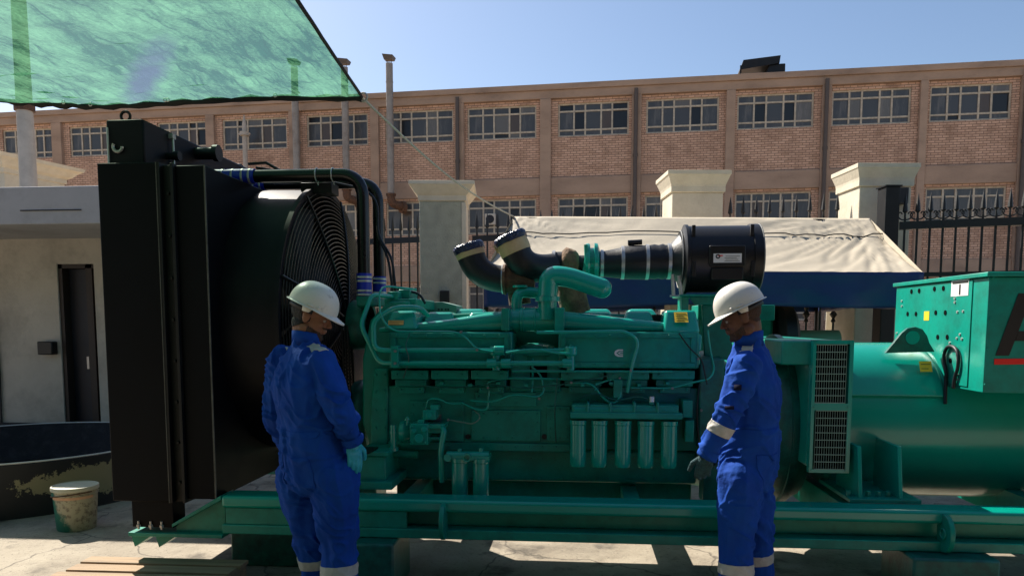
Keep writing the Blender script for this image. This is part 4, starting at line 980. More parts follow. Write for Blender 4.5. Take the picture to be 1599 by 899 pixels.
# ---- air intake train and air cleaner (axis along X at YI)
YI = 5.15
def XI(px): return P(px, 410, YI).x
zi = P(960, 412, YI).z; zi2 = P(1120, 405, YI).z; s = YI / FPX
m = MB(); m.lathe([(XI(1059), .10), (XI(1059) + .005, .175), (XI(1064), .205), (XI(1064) + .01, .232), (XI(1071), .232), (XI(1072), .222), (XI(1166), .222), (XI(1167), .232), (XI(1180), .232), (XI(1184), .20), (XI(1184), .01)], (0, YI, zi2), 'X', 64)
ac = m.build('air_cleaner', plastic, gen, smooth=40)
m = MB(); m.tor((XI(1181), YI, zi2), .229, .005, 'X', 64, 6); m.tor((XI(1061), YI, zi2), .19, .004, 'X', 64, 6); m.build('cleaner_rim', dull_steel, ac)
m = MB()
for px in (1076, 1164):
    for t in (-.35, .75):
        y, z = YI - math.cos(t) * .232, zi2 + math.sin(t) * .232; m.box(XI(px) - .012, XI(px) + .012, y - .01, y + .004, z - .05, z + .05)
m.build('latch', plastic, ac, bevel=.003)
m = MB(); m.box(XI(1098), XI(1152), YI - .236, YI - .20, zi2 - .06, zi2 + .07); m.box(XI(1102), XI(1150), YI - .226, YI - .19, zi2 - .15, zi2 - .07); m.build('label_panel', plastic, ac, bevel=.006)
x0, x1 = XI(1104), XI(1146); yl = YI - .2365; zl0, zl1 = zi2 - .040, zi2 + .018
m = MB(); m.box(x0, x1, yl - .0015, yl, zl0, zl1); lb = m.build('sticker', white_lab, ac, smooth=0)
m = MB(); 
for k in range(4): m.box(x0 + .07 + .006 * (k % 2), x1 - .012 - .01 * (k % 3), yl - .003, yl - .0018, zl0 + .008 + k * .0105, zl0 + .0105 + k * .0105)
m.tor((x0 + .028, yl - .0025, zl1 - .018), .011, .004, 'Y', 20, 5); m.build('printing', ink, lb, smooth=0)
m = MB(); m.box(x0 + .03, x0 + .058, yl - .004, yl - .0025, zl1 - .017, zl1 - .010); m.build('red_mark', red, lb, smooth=0)
m = MB(); m.tube([(XI(936), YI, zi), (XI(944), YI, zi), (XI(970), YI, zi + .004), (XI(974), YI, zi + .008), (XI(1008), YI, zi + .008), (XI(1012), YI, zi + .01), (XI(1022), YI, zi + .012), (XI(1028), YI, zi + .012), (XI(1034), YI, zi + .012), (XI(1040), YI, zi + .012), (XI(1048), YI, zi + .015), (XI(1062), YI, zi + .02)],
       [.085, .088, .105, .112, .115, .112, .118, .112, .120, .112, .116, .17], 36)
m.build('intake_hose', rubber, gen, smooth=60)
m = MB()
for px, r_ in ((940, .092), (972, .113), (1010, .119), (1044, .121)): hose_clamp(m, (XI(px), YI, zi + .004 + (px - 940) * .0001), (1, 0, 0), r_, .022)
m.build('hose_clamp', steel, gen)
m = MB(); q = P(992, 384, YI); m.cyl(q + Vector((-.045, 0, -.012)), q + Vector((.05, 0, -.012)), .017, seg=12); m.cyl(q + Vector((-.05, 0, .022)), q + Vector((.045, 0, .026)), .018, seg=12); m.cyl(q + Vector((-.02, 0, -.04)), q + Vector((-.02, 0, .03)), .012, seg=10); m.build('twin_valve', rubber, gen)
# turbo housing
m = MB(); m.lathe([(XI(913), .06), (XI(914), .125), (XI(918), .13), (XI(921), .125), (XI(922), .10), (XI(927), .10), (XI(928), .132), (XI(933), .128), (XI(936), .09)], (0, YI, zi + .01), 'X', 40); m.build('compressor_housing', green_gloss, gen)
m = MB(); m.tube([P(912, 425, 5.05), P(916, 405, 5.05), P(915, 382, 5.05)], .014, 8); m.build('oil_line', green, gen)
m = MB(); m.tube([(XI(862), YI, zi), (XI(878), YI, zi)], .085, 24); m.tube([(XI(903), YI, zi), (XI(914), YI, zi)], .06, 20); m.build('turbo_shaft_casing', rubber, gen)
m = MB()
rr = []
for px, r_, dz in ((876, .06, 0), (878, .095, -.005), (884, .115, .0), (892, .118, -.01), (899, .11, -.02), (903, .09, -.02), (905, .05, 0)):
    c = Vector((XI(px), YI, zi + dz)); rr.append([c + Vector((0, math.cos(2 * PI * k / 28), math.sin(2 * PI * k / 28))) * r_ * (1 + .07 * noise.noise(Vector((px * .2, math.cos(k), math.sin(k))))) for k in range(28)])
m.rings(rr); m.tube(fillet([P(890, 425, YI), P(892, 460, YI), P(900, 490, YI)], .1), [.10 + 0 * i for i in range(9)], 20)
m.build('wrapped_turbine', wrap, gen, smooth=70)
m = MB(); hose_clamp(m, (XI(865), YI, zi), (1, 0, 0), .095, .02); m.build('hose_clamp', steel, gen)
# exhaust outlets: black elbows with taped, wrapped mouths
def exhaust(path, r_, mouth, Y, tb, wrapn):
    a_, b_, c_ = path; m = MB(); pts = [a_ * (1 - t) ** 2 + b_ * 2 * t * (1 - t) + c_ * t * t for t in [k / 16 for k in range(17)]]; n = len(pts); m.tube(pts, [r_ * (1 + .10 * (1 - i / n)) for i in range(n)], 28); ex = m.build('exhaust_elbow', rubber, gen, smooth=60)
    a = pts[0]; d = (pts[0] - pts[1]).normalized()
    m = MB(); m.tube([a - d * .005, a + d * tb * .4, a + d * tb], [r_ * 1.13, r_ * 1.16, r_ * 1.12], 28); m.build('tape_band', tape, ex, smooth=60)
    m = MB(); rr = []
    for q, (h, k) in enumerate(((-.015, 1.19), (.0, 1.24), (.022, 1.24), (.038, 1.12), (.042, .6), (.045, .05))):
        u = d.cross(Vector((0, 1, 0))).normalized(); w = d.cross(u); rr.append([a + d * (tb + h + .008 * noise.noise(Vector((k_ * 1.3, q, r_ * 50)))) + (u * math.cos(2 * PI * k_ / 28) + w * math.sin(2 * PI * k_ / 28)) * r_ * k * (1 + .05 * noise.noise(Vector((k_ * .9, q * 2, 3)))) for k_ in range(28)])
    m.rings(rr); m.build('plastic_wrap', foil, ex, smooth=60)
    return ex
exhaust(PT((736, 400, 5.05), (746, 436, 5.05), (792, 436, 5.05)), .088, None, 5.05, .045, 0)
exhaust(PT((806, 394, 4.98), (818, 426, 4.98), (864, 417, 5.10)), .092, None, 4.98, .09, 0)
m = MB(); m.lathe([(P(786, 436, 5.05).x, .10), (P(790, 436, 5.05).x, .105), (P(792, 436, 5.05).x, .09), (P(820, 436, 5.05).x, .10), (P(835, 436, 5.05).x, .07)], (0, 5.05, P(800, 436, 5.05).z), 'X', 28)
m.tube(PT((808, 440, 5.1), (812, 475, 5.1)), .075, 20); m.tube(PT((880, 440, 5.3), (900, 500, 5.3)), .08, 16); m.build('turbine_casing', rust, gen)
m = MB(); hose_clamp(m, P(786, 436, 5.05), (1, 0, 0), .098, .016); m.build('hose_clamp', steel, gen)
m = MB(); m.prism([P(770, 385, 5.02), P(786, 372, 5.02), P(790, 392, 5.02), P(777, 396, 5.02)], (0, .004, 0)); m.build('loose_tape', tape, gen, smooth=0)
# brackets below the air cleaner
m = MB(); m.pbox(1062, 459, 1130, 463, 4.95, 5.35); m.pprism([(1075, 463), (1128, 463), (1118, 476), (1086, 476)], 5.0, .02); m.pbox(1064, 463, 1075, 520, 5.0, 5.2); m.pprism([(1096, 476), (1126, 476), (1150, 560), (1100, 560)], 5.15, .03)
m.pbox(1090, 476, 1210, 500, 5.3, 5.6); m.build('cleaner_bracket', green, gen, bevel=.006)
m = MB(); m.tube(PT((1050, 428, 5.0), (1052, 462, 5.0)), .012, 8); m.tube(PT((1060, 430, 5.0), (1064, 462, 5.0)), .012, 8); m.tube(PT((1046, 462, 5.0), (1066, 462, 5.0)), .006, 8); m.build('cleaner_stay', steel, gen)

# ---- green pipes and hoses on the near side
def gp(name, pts, r_, fr_=.05, mt=green_gloss, seg=10): 
    m = MB(); m.tube(fillet(PT(*pts), fr_), r_, seg); return m.build(name, mt, gen, smooth=60)
gp('coolant_tube', [(612, 463, 4.95), (580, 460, 4.75), (563, 508, 4.62), (592, 567, 4.60), (614, 567, 4.58)], .0155)
gp('coolant_tube', [(668, 492, 4.80), (655, 480, 4.72), (616, 480, 4.66), (583, 500, 4.60), (584, 545, 4.58), (616, 548, 4.58)], .017)
m = MB(); m.pbox(610, 540, 622, 574, 4.56, 4.66)
m.build('tube_clamp', green, gen, bevel=.004)
gp('coolant_tube', [(616, 547, 4.59), (775, 547, 4.59)], .0165, seg=16); gp('coolant_tube', [(616, 567, 4.59), (890, 567, 4.59)], .0165, seg=16)
gp('coolant_tube', [(790, 549, 4.62), (890, 546, 4.62), (893, 538, 4.62)], .014)
m = MB()
for px, py in ((768, 567), (790, 567), (780, 547), (886, 567)):
    q = P(px, py, 4.59); m.cyl((q.x - .03, 4.59, q.z), (q.x + .03, 4.59, q.z), .030, seg=14)
for px in (774, 891):
    q = P(px, 548, 4.60); m.lathe([(-.03, .034), (-.02, .042), (.02, .042), (.03, .034)], (q.x, 4.62, q.z), 'Z', 18); m.cyl((q.x, 4.62, q.z - .12), (q.x, 4.62, q.z + .03), .026, seg=14)
m.build('pipe_joint', green_gloss, gen, bevel=.002)
gp('hose', [(650, 452, 4.9), (600, 446, 4.72), (592, 456, 4.62), (594, 495, 4.56), (612, 517, 4.57), (720, 518, 4.60), (745, 546, 4.56), (770, 549, 4.56)], .0065, .08)
gp('hose', [(790, 551, 4.55), (820, 546, 4.55), (845, 546, 4.55), (868, 551, 4.55), (890, 552, 4.55)], .008, .08)
gp('hose', [(838, 519, 4.60), (978, 517, 4.60), (998, 532, 4.60), (985, 578, 4.62), (980, 612, 4.66)], .0115, .08)
gp('hose', [(892, 597, 4.70), (925, 598, 4.70), (940, 620, 4.68), (958, 632, 4.68), (970, 618, 4.68), (968, 598, 4.70)], .0075, .06)
gp('hose', [(930, 600, 4.70), (950, 593, 4.70), (968, 590, 4.70)], .0075, .06)
gp('hose', [(985, 605, 4.70), (1050, 606, 4.70), (1085, 596, 4.66), (1108, 592, 4.66), (1116, 578, 4.70), (1108, 540, 4.7), (1105, 515, 4.7)], .0065, .08)
gp('hose', [(762, 605, 4.72), (762, 596, 4.72), (790, 590, 4.72), (895, 592, 4.72)], .0085, .05)
gp('hose', [(735, 625, 4.74), (770, 628, 4.70), (800, 615, 4.70), (840, 620, 4.70), (850, 612, 4.72), (845, 585, 4.72), (830, 572, 4.75)], .0065, .06)
gp('hose', [(830, 612, 4.72), (832, 590, 4.74), (832, 560, 4.78)], .008, .04)
gp('hose', [(665, 640, 4.72), (668, 622, 4.70), (685, 622, 4.70), (700, 630, 4.72), (720, 630, 4.72)], .006, .05)
gp('hose', [(700, 655, 4.74), (740, 662, 4.74), (752, 650, 4.74), (740, 640, 4.76)], .0045, .05, green_pale)
gp('hose', [(720, 628, 4.74), (745, 640, 4.74), (762, 640, 4.74), (764, 610, 4.74)], .0075, .05)
gp('drain_hose', [(690, 665, 4.66), (694, 672, 4.62), (688, 700, 4.62), (690, 752, 4.64)], .018, .06)
gp('fuel_rail', [(800, 579, 4.66), (1050, 580, 4.66)], .008)
m = MB(); m.pbox(958, 592, 972, 622, 4.68, 4.8); m.pbox(1014, 621, 1022, 632, 4.62, 4.7); m.build('valve_block', green, gen, bevel=.006)
m = MB(); q = P(1018, 624, 4.62); m.cyl((q.x, 4.62, q.z - .012), (q.x, 4.62, q.z + .02), .014, seg=12); m.build('pressure_cap', white_lab, gen)
# small fittings, wiring and bare-metal fasteners
m = MB()
for px, py, Y in ((617, 548, 4.55), (617, 567, 4.55), (665, 640, 4.70), (720, 518, 4.585), (745, 546, 4.55), (985, 578, 4.605), (892, 597, 4.685), (968, 590, 4.685), (1050, 606, 4.685), (762, 605, 4.705), (700, 655, 4.725), (842, 622, 4.70), (1095, 640, 4.7), (1090, 560, 4.66)):
    q = P(px, py, Y); m.cyl((q.x, Y - .012, q.z), (q.x, Y + .012, q.z), .0085, seg=6)
SPLIT.add('fitting'); m.build('fitting', dull_steel, gen)
for k, pts in enumerate(([(640, 600, 4.70), (700, 606, 4.68), (760, 600, 4.69), (820, 606, 4.70), (880, 600, 4.70), (950, 586, 4.67)], [(1092, 600, 4.66), (1088, 640, 4.64), (1092, 700, 4.66), (1086, 740, 4.7)], [(905, 622, 4.68), (930, 612, 4.67), (960, 626, 4.66), (1000, 618, 4.66), (1018, 626, 4.62)], [(870, 590, 4.70), (866, 640, 4.72), (868, 690, 4.76)], [(1060, 520, 4.62), (1078, 545, 4.60), (1096, 560, 4.62), (1104, 600, 4.64)], [(640, 520, 4.62), (632, 540, 4.57), (640, 560, 4.57), (630, 590, 4.62)])):
    gp('wiring', pts, .0045, .06, rubber if k in (1, 4) else green_drk, 6)
m = MB()
for k in range(9):
    px = 690 + k * 44; q = P(px, 598 + 3 * (k % 2), 4.70); m.box(q.x - .012, q.x + .012, 4.68, 4.76, q.z - .009, q.z + .009)
SPLIT.add('hose_bracket'); m.build('hose_bracket', green, gen, bevel=.002)
m = MB(); bolts(m, [(x, 716) for x in range(625, 700, 18)] + [(x, 716) for x in range(775, 1085, 18)] + [(x, 747) for x in range(625, 1085, 18)], YE0 + .05, .0075, .010); m.build('pan_bolts', green, eb)
m = MB(); bolts(m, [(x, y) for y in (552, 606) for x in range(802, 874, 14)] + [(x, y) for x in (800, 872) for y in range(560, 606, 11)], 4.80, .0085, .010); m.build('housing_bolts', green, gen)
m = MB(); bolts(m, [(586, 585), (600, 585), (586, 610), (600, 610), (586, 640), (600, 640), (586, 668), (600, 668), (588, 692)], 4.80, .010, .010); m.build('cover_bolts', green, gh_)
m = MB(); m.pbox(1072, 560, 1090, 566, 4.62, 4.7); m.pbox(892, 668, 884, 672, 4.78, 4.82); m.pbox(680, 604, 720, 622, 4.76, 4.82); m.pbox(772, 640, 800, 656, 4.785, 4.82); SPLIT.add('name_plate'); m.build('name_plate', green_pale, gen, bevel=.002) if 0 else None
m = MB(); m.box(P(668, 648, YE0).x, P(690, 648, YE0).x, YE0 - .020, YE0 - .0165, P(680, 656, YE0).z, P(680, 646, YE0).z); m.build('data_plate', dull_steel, eb)
# emblem on the right-hand cover
m = MB(); q = P(966, 551, YH0 - .004); sc = .00385
arc = [(6, -5), (6, -1.2), (0, 0.2), (6, 1.6), (6, 5.6), (-1, 5.4), (-5, 3), (-7, 0), (-5, -3.4), (-1, -5.4)]
m.prism([(q.x + a * sc, YH0 - .004, q.z + b * sc) for a, b in [(7, 6), (-1, 6), (-5.5, 3.6), (-7, 0), (-5.5, -3.6), (-1, -6), (7, -6), (7, -3.4), (.5, -3.4), (-3.6, 0), (.5, 3.4), (7, 3.4)]], (0, .0035, 0))
m.prism([(q.x + a * sc, YH0 - .004, q.z + b * sc) for a, b in [(7, 2), (2, 2), (-1.6, 0), (2, -2), (7, -2), (7, -.8), (3, -.8), (1.4, 0), (3, .8), (7, .8)]], (0, .0035, 0))
m.build('emblem', white_lab, gen, smooth=0)
# ---- fuel pump cluster
m = MB(); Yq = 4.66
q = P(614, 680, Yq); m.cyl((q.x, Yq, P(614, 702, Yq).z), (q.x, Yq, P(614, 663, Yq).z), .020, seg=16); m.cyl((q.x, Yq, P(614, 703, Yq).z), (q.x, Yq, P(614, 698, Yq).z), .034, seg=16); m.cyl((q.x, Yq, P(614, 676, Yq).z), (q.x, Yq, P(614, 672, Yq).z), .025, seg=16)
m.build('filter_bowl', green_gloss, gen)
m = MB(); q = P(632, 674, 4.7); m.lathe([(-.03, .07), (.0, .075), (.02, .06), (.05, .035)], (q.x, 4.72, q.z), 'X', 24); m.tube(PT((636, 650, 4.64), (636, 664, 4.64)), .010, 8); m.cyl(P(636, 656, 4.64), P(636, 653, 4.64), .018, seg=8)
m.pbox(640, 661, 668, 694, 4.62, 4.82); m.pbox(652, 655, 662, 662, 4.64, 4.8); m.pbox(664, 668, 690, 676, 4.66, 4.8); m.pbox(664, 682, 686, 686, 4.68, 4.8); m.pbox(660, 640, 680, 655, 4.66, 4.84); m.pbox(668, 662, 694, 669, 4.64, 4.8); m.pbox(672, 632, 684, 640, 4.68, 4.8)
m.cyl(P(654, 684, 4.60), P(654, 684, 4.66), .03, seg=16); m.cyl(P(646, 672, 4.60), P(646, 672, 4.66), .017, seg=8); m.cyl(P(662, 670, 4.60), P(662, 670, 4.66), .02, seg=12); m.cyl(P(670, 648, 4.62), P(670, 648, 4.7), .02, seg=12)
bolts(m, [(644, 665), (664, 665), (644, 690), (664, 690)], 4.62, .008, .012)
m.build('fuel_pump', green_gloss, gen, bevel=.003)
m = MB(); m.tube(PT((615, 708, 4.74), (652, 709, 4.74)), .026, 14); m.build('lower_tube', green, gen)
# ---- filters
def filt(px, y0, y1, r_, Y, name, par):
    q = P(px, y0, Y); z0, z1 = P(px, y1, Y).z, q.z
    m = MB(); m.lathe([(0, r_ * .6), (.004, r_ * .88), (.018, r_), (.30 * (z1 - z0), r_), (.302 * (z1 - z0), r_ * 1.02), (.318 * (z1 - z0), r_ * 1.02), (.32 * (z1 - z0), r_), (z1 - z0 - .03, r_), (z1 - z0 - .025, r_ * 1.08), (z1 - z0, r_ * 1.08)], (0, 0, 0), 'Z', 32)
    return m.build(name, green_gloss, par, org=None), Vector((q.x, Y, z0))
YFl = 4.66
m = MB(); m.pbox(890, 644, 1066, 654, YFl - .055, 4.82); m.pbox(893, 632, 1060, 646, YFl - .03, 4.82)
m.cyl(P(895, 640, YFl - .01), P(1058, 641, YFl - .01), .032, seg=16)
for px in (907, 942, 980, 1016): m.pbox(px + 9, 628, px + 13, 646, YFl - .05, 4.8)
m.pbox(1066, 625, 1082, 652, 4.66, 4.9); m.pbox(1070, 656, 1084, 690, 4.68, 4.8); hd = m.build('filter_head', green, gen, bevel=.006)
f0 = None
for px in (903, 935.5, 972.5, 1008, 1044.5):
    if f0 is None:
        f0, w = filt(px, 655, 728, .0505, YFl, 'fuel_filter', gen); f0.location = w - WL[gen]; dz = w.z
    else: c = copy_part(f0, gen, (P(px, 690, YFl).x, YFl, dz))
f1 = None
for px in (718, 751):
    if f1 is None:
        f1, w = filt(px, 714, 784, .052, 4.62, 'oil_filter', gen); f1.location = w - WL[gen]; dz = w.z
    else: copy_part(f1, gen, (P(px, 750, 4.62).x, 4.62, dz))
m = MB(); m.cyl(P(698, 712, 4.62), P(764, 712, 4.62), .034, seg=18); m.cyl(P(718, 700, 4.62), P(718, 716, 4.62), .014, seg=10); m.cyl(P(751, 699, 4.62), P(751, 716, 4.62), .014, seg=10); m.pbox(706, 712, 764, 718, 4.58, 4.7)
q = P(730, 713, 4.58); m.lathe([(0, .026), (-.03, .026), (-.03, .018), (-.01, .018)], (q.x, 4.58, q.z), 'Y', 18); q = P(699, 714, 4.58); m.lathe([(0, .024), (-.01, .024), (-.01, .012)], (q.x, 4.58, q.z), 'Y', 18)
oh = m.build('oil_filter_head', green_gloss, gen); m = MB(); q = P(730, 713, 4.57); m.cyl((q.x, 4.585, q.z), (q.x, 4.575, q.z), .0175, seg=16); m.build('open_port', void_m, oh)
# front equipment on top of gear housing
m = MB(); m.pbox(604, 455, 622, 468, 4.95, 5.2); m.pbox(622, 452, 640, 466, 5.05, 5.3); m.pbox(600, 466, 650, 482, 4.95, 5.6); m.cyl(P(560, 470, 4.95), P(575, 470, 4.95), .05, seg=14); m.build('thermostat_housing', green, gen, bevel=.008)
m = MB(); m.pbox(556, 462, 582, 478, 4.9, 5.5); m.build('water_outlet', green, gen, bevel=.01)
m = MB(); m.tube(fillet(PT((615, 450, 5.1), (655, 458, 5.1), (664, 474, 5.1)), .1), .009, 7); m.build('cable', rubber, gen)
m = MB(); m.pprism([(655, 473), (690, 471), (713, 477), (713, 492), (655, 492)], 5.6, .3); cb_ = m.build('junction_box', green_pale, gen, bevel=.004)
m = MB()
for px in (685, 690, 696, 700): m.cyl(P(px, 483, 5.595), P(px, 483, 5.605), .008, seg=10)
m.build('box_holes', ink, cb_)
# ---- flywheel housing and alternator
ZA = P(1450, 657, YC).z; RA = .515
def XA_(px, Y=4.85): return P(px, 650, Y).x
m = MB(); x0 = P(1092, 650, 4.95).x; m.lathe([(x0, .3), (x0, .47), (x0 + .16, .5), (x0 + .18, .42), (x0 + .4, .42)], (0, YC, ZA), 'X', 56); m.build('flywheel_housing', green, gen)
m = MB(); m.pbox(1092, 560, 1130, 700, 4.72, 5.4); m.pbox(1098, 700, 1128, 786, 4.74, 4.9); m.build('engine_rear_mount', green_drk, gen, bevel=.01)
xr0 = P(1248, 650, 4.78).x
m = MB(); m.lathe([(xr0 - .16, .40), (xr0 - .16, .50), (xr0 - .10, .56), (xr0 - .04, .575), (xr0 - .04, .60), (xr0, .60), (xr0 + .06, .55), (xr0 + .1, .53)], (0, YC, ZA), 'X', 72, cap=False); m.build('coupling_housing', green_drk, gen, smooth=40)
m = MB(); m.lathe([(xr0 - .3, .30), (xr0 - .05, .33)], (0, YC, ZA), 'X', 48); m.build('coupling', black, gen)
m = MB()
for t in [PI * (.62 + .09 * k) for k in range(9)]:
    y, z = YC + .44 * math.cos(t + PI / 2), ZA + .44 * math.sin(t + PI / 2); m.cyl((xr0 - .2, y, z), (xr0 - .10, y, z), .025, seg=8)
m.build('coupling_bolt', steel, gen)
Yg = 4.58
zg1, zg0 = P(1297, 531, Yg).z, P(1297, 737, Yg).z
m = MB(); m.box(P(1216, 540, Yg + .1).x, P(1328, 640, Yg).x - .01, Yg + .03, 2 * YC - Yg - .03, P(1270, 531, Yg).z - .15, P(1297, 531, Yg).z - .004)
m.box(P(1264, 640, Yg).x, P(1328, 640, Yg).x - .01, Yg + .03, YC, zg0 + .03, zg1 - .02); ho = m.build('inlet_hood', green, gen, bevel=.01)
def grille(y0, y1, x0, x1, nv, nh):
    a, b = P(x0, y1, Yg), P(x1, y0, Yg); m = MB(); m.box(a.x, b.x, Yg - .0025, Yg - .0005, a.z, b.z); bk = m.build('grille_opening', void_m, ho, smooth=0)
    m = MB()
    for k in range(nv + 1): x = a.x + (b.x - a.x) * k / nv; m.box(x - .0009, x + .0009, Yg - .012, Yg - .009, a.z, b.z)
    for k in range(nh + 1): z = a.z + (b.z - a.z) * k / nh; m.box(a.x, b.x, Yg - .0155, Yg - .0122, z - .0022, z + .0022)
    m.build('grille_mesh', mesh_m, ho, smooth=0)
xa_, xb_ = P(1265, 640, Yg).x, P(1328, 640, Yg).x
ga0, ga1 = P(1297, 629, Yg).z, P(1297, 537, Yg).z; gb0, gb1 = P(1297, 732, Yg).z, P(1297, 640, Yg).z
gx0, gx1 = P(1270, 640, Yg).x, P(1322, 640, Yg).x
m = MB(); y0_, y1_ = Yg - .018, Yg + .028
m.box(xa_, gx0, y0_, y1_, zg0, zg1); m.box(gx1, xb_, y0_, y1_, zg0, zg1)
for a, b in ((zg0, gb0), (gb1, ga0), (ga1, zg1)): m.box(gx0, gx1, y0_, y1_, a, b)
for px in (1270, 1323):
    for zz in (zg0 + .015, (gb1 + ga0) / 2, zg1 - .012): x = P(px, 640, Yg).x; m.cyl((x, y0_ - .006, zz), (x, y0_, zz), .008, seg=8)
m.build('grille_frame', green_gloss, ho, bevel=0, smooth=0)
grille(538, 628, 1270, 1322, 13, 8); grille(641, 731, 1270, 1322, 13, 8)
m = MB(); x0 = P(1328, 640, Yg + .2).x - .05; XE = 5.0
m.lathe([(x0, RA - .03), (x0, RA), (XE, RA), (XE, RA - .03)], (0, YC, ZA), 'X', 96); alt = m.build('alternator', green_gloss, gen, smooth=40)
# raised shell on the upper part
xs0, xs1 = P(1325, 600, 4.85).x, P(1483, 590, 4.85).x
rr = []
for x, dr in ((xs0, .03), (xs1 - .08, .03), (xs1 - .03, .022), (xs1 - .008, .01), (xs1, -.01)):
    rr.append([(x, YC - (RA + dr) * math.cos(t), ZA + (RA + dr) * math.sin(t)) for t in [R(24 + 132 * k / 40) for k in range(41)]] + [(x, YC + (RA - .02) * math.cos(R(24)), ZA + (RA - .02) * math.sin(R(24))), (x, YC - (RA - .02) * math.cos(R(24)), ZA + (RA - .02) * math.sin(R(24)))])
m = MB(); m.rings(rr); m.build('alternator_shell', green_gloss, alt, bevel=.006, smooth=40)
m = MB(); m.box(x0 + .02, XE, YC - RA - .018, YC - RA + .1, ZA - .012, ZA + .012)
sticker('warning_label', 1437, 564, 1456, 580, 4.93, yellow, alt, .02, 2, )
# lifting plate on top
m = MB(); Yl = YC - .33; pts = [(1383, 551), (1396, 535), (1408, 520), (1418, 512), (1430, 510), (1441, 514), (1448, 524), (1452, 536), (1460, 549)]
pl = [P(a, b, Yl) for a, b in pts]; m.prism(pl, (0, .03, 0)); q = P(1425, 527, Yl - .004); m.lathe([(0, .001), (.002, .045)], (q.x, Yl - .003, q.z), 'Y', 24)
lp = m.build('lifting_plate', green_drk, alt, bevel=.003)
m = MB(); m.cyl((q.x, Yl - .006, q.z), (q.x, Yl - .002, q.z), .044, seg=24); m.build('lifting_hole', green_gloss, lp)
m = MB()
for x in (P(1255, 780, 4.9).x, P(1500, 780, 5.0).x): m.prism([(x, 5.3, zrt + .003), (x + .34, 5.3, zrt + .003), (x + .02, 5.3, zrt + .13)], (0, .03, 0))
SPLIT.add('brace_plate'); m.build('brace_plate', green, alt, smooth=0)
# feet
zt_, zb_2 = P(1340, 698, 4.8).z, zrt + .003
for px in (1334, 1396):
    x = P(px, 740, 4.55).x; m = MB(); m.hexa([(x, YF + .16, zb_2), (x + .022, YF + .16, zb_2), (x + .022, 4.86, zb_2), (x, 4.86, zb_2), (x, YF + .22, P(px, 697, YF + .2).z), (x + .022, YF + .22, P(px, 697, YF + .2).z), (x + .022, 4.86, P(px, 697, YF + .2).z), (x, 4.86, P(px, 697, YF + .2).z)])
    m.build('alternator_foot', green_gloss, alt, bevel=.003)
m = MB(); m.box(P(1312, 780, 4.6).x, P(1420, 780, 4.6).x, YF + .14, 5.0, zb_2 - .001, zb_2 + .022)
for px in (1352, 1368, 1383, 1322): q = P(px, 775, 4.55); m.cyl((q.x, 4.52, zb_2 + .02), (q.x, 4.52, zb_2 + .055), .016, seg=6)
m.build('foot_plate', green, alt, bevel=.003)

# ---- terminal box
YT0, YT1 = 4.50, 5.74
xt = P(1540, 520, YT0).x; zt1, zt_0 = P(1540, 426, YT0).z, P(1531, 613, YT0).z; XT1 = xt + 1.5
m = MB(); m.box(xt, XT1, YT0, YT1, zt_0, zt1 - .025); tb = m.build('terminal_box', green, gen, bevel=.004)
m = MB(); m.box(xt - .02, XT1 + .02, YT0 - .02, YT1 + .02, zt1 - .022, zt1 + .005); m.build('box_lid', green, tb, bevel=.004)
def TX(px, py):      # point on the end plate (plane x = xt)
    d = ray(px, py); t = xt / d.x; return d.y * t, CAM_H + d.z * t
m = MB(); y0_, y1_ = TX(1517, 500)[0], YT1 - .02; m.box(xt - .006, xt - .0005, y0_, y1_, zt_0 + .02, zt1 - .03); m.build('end_plate', green, tb, bevel=.002)
m = MB()
for px, py in ((1425, 455), (1437, 454), (1461, 451), (1475, 450), (1419, 490), (1432, 490), (1463, 488), (1478, 488), (1466, 526), (1481, 526), (1486, 563)):
    y, z = TX(px, py); m.cyl((xt - .010, y, z), (xt - .006, y, z), .016, seg=14)
m.build('knockout_hole', void_m, tb)
m = MB()
for px, py in ((1410, 470), (1410, 478), (1493, 466), (1493, 472), (1497, 487), (1506, 486), (1496, 528), (1501, 522), (1504, 529), (1485, 535), (1497, 585), (1497, 592), (1402, 520)):
    y, z = TX(px, py); m.cyl((xt - .012, y, z), (xt - .006, y, z), .008, seg=8)
m.build('screw', steel, tb)
def plate_px(name, x0, y0, x1, y1, mt, par, off=.008):
    ya, za = TX(x0, y0); yb, zb = TX(x1, y0); yc, zc_ = TX(x1, y1); yd, zd_ = TX(x0, y1)
    m = MB(); m.prism([(xt - off, ya, za), (xt - off, yb, za), (xt - off, yb, zc_), (xt - off, ya, zc_)], (.0015, 0, 0)); return m.build(name, mt, par, smooth=0)
wl_ = plate_px('info_label', 1488, 438, 1515, 461, white_lab, tb)
m = MB(); (ya, za), (yb, zb) = TX(1490, 440), TX(1513, 459)
m.box(xt - .011, xt - .0085, yb, ya, za - .012, za); m.box(xt - .011, xt - .0085, (ya + yb) / 2 - .006, (ya + yb) / 2 + .006, zb, za - .02); m.build('printing', ink, wl_, smooth=0)
yl_ = plate_px('warning_label', 1445, 486, 1453, 500, yellow, tb)
m = MB()
pts = []
for px, py in ((1494, 606), (1496, 590), (1501, 575), (1502, 560), (1500, 547), (1493, 540), (1484, 541), (1479, 552), (1479, 566), (1483, 580), (1482, 592)):
    y, z = TX(px, py); pts.append(Vector((xt - .02, y, z)))
pts += [Vector((xt - .04, pts[-1].y - .05, pts[-1].z - .15))]
m.tube(fillet(pts, .05, 3), .011, 8); m.build('cable_loop', rubber, tb, smooth=60)
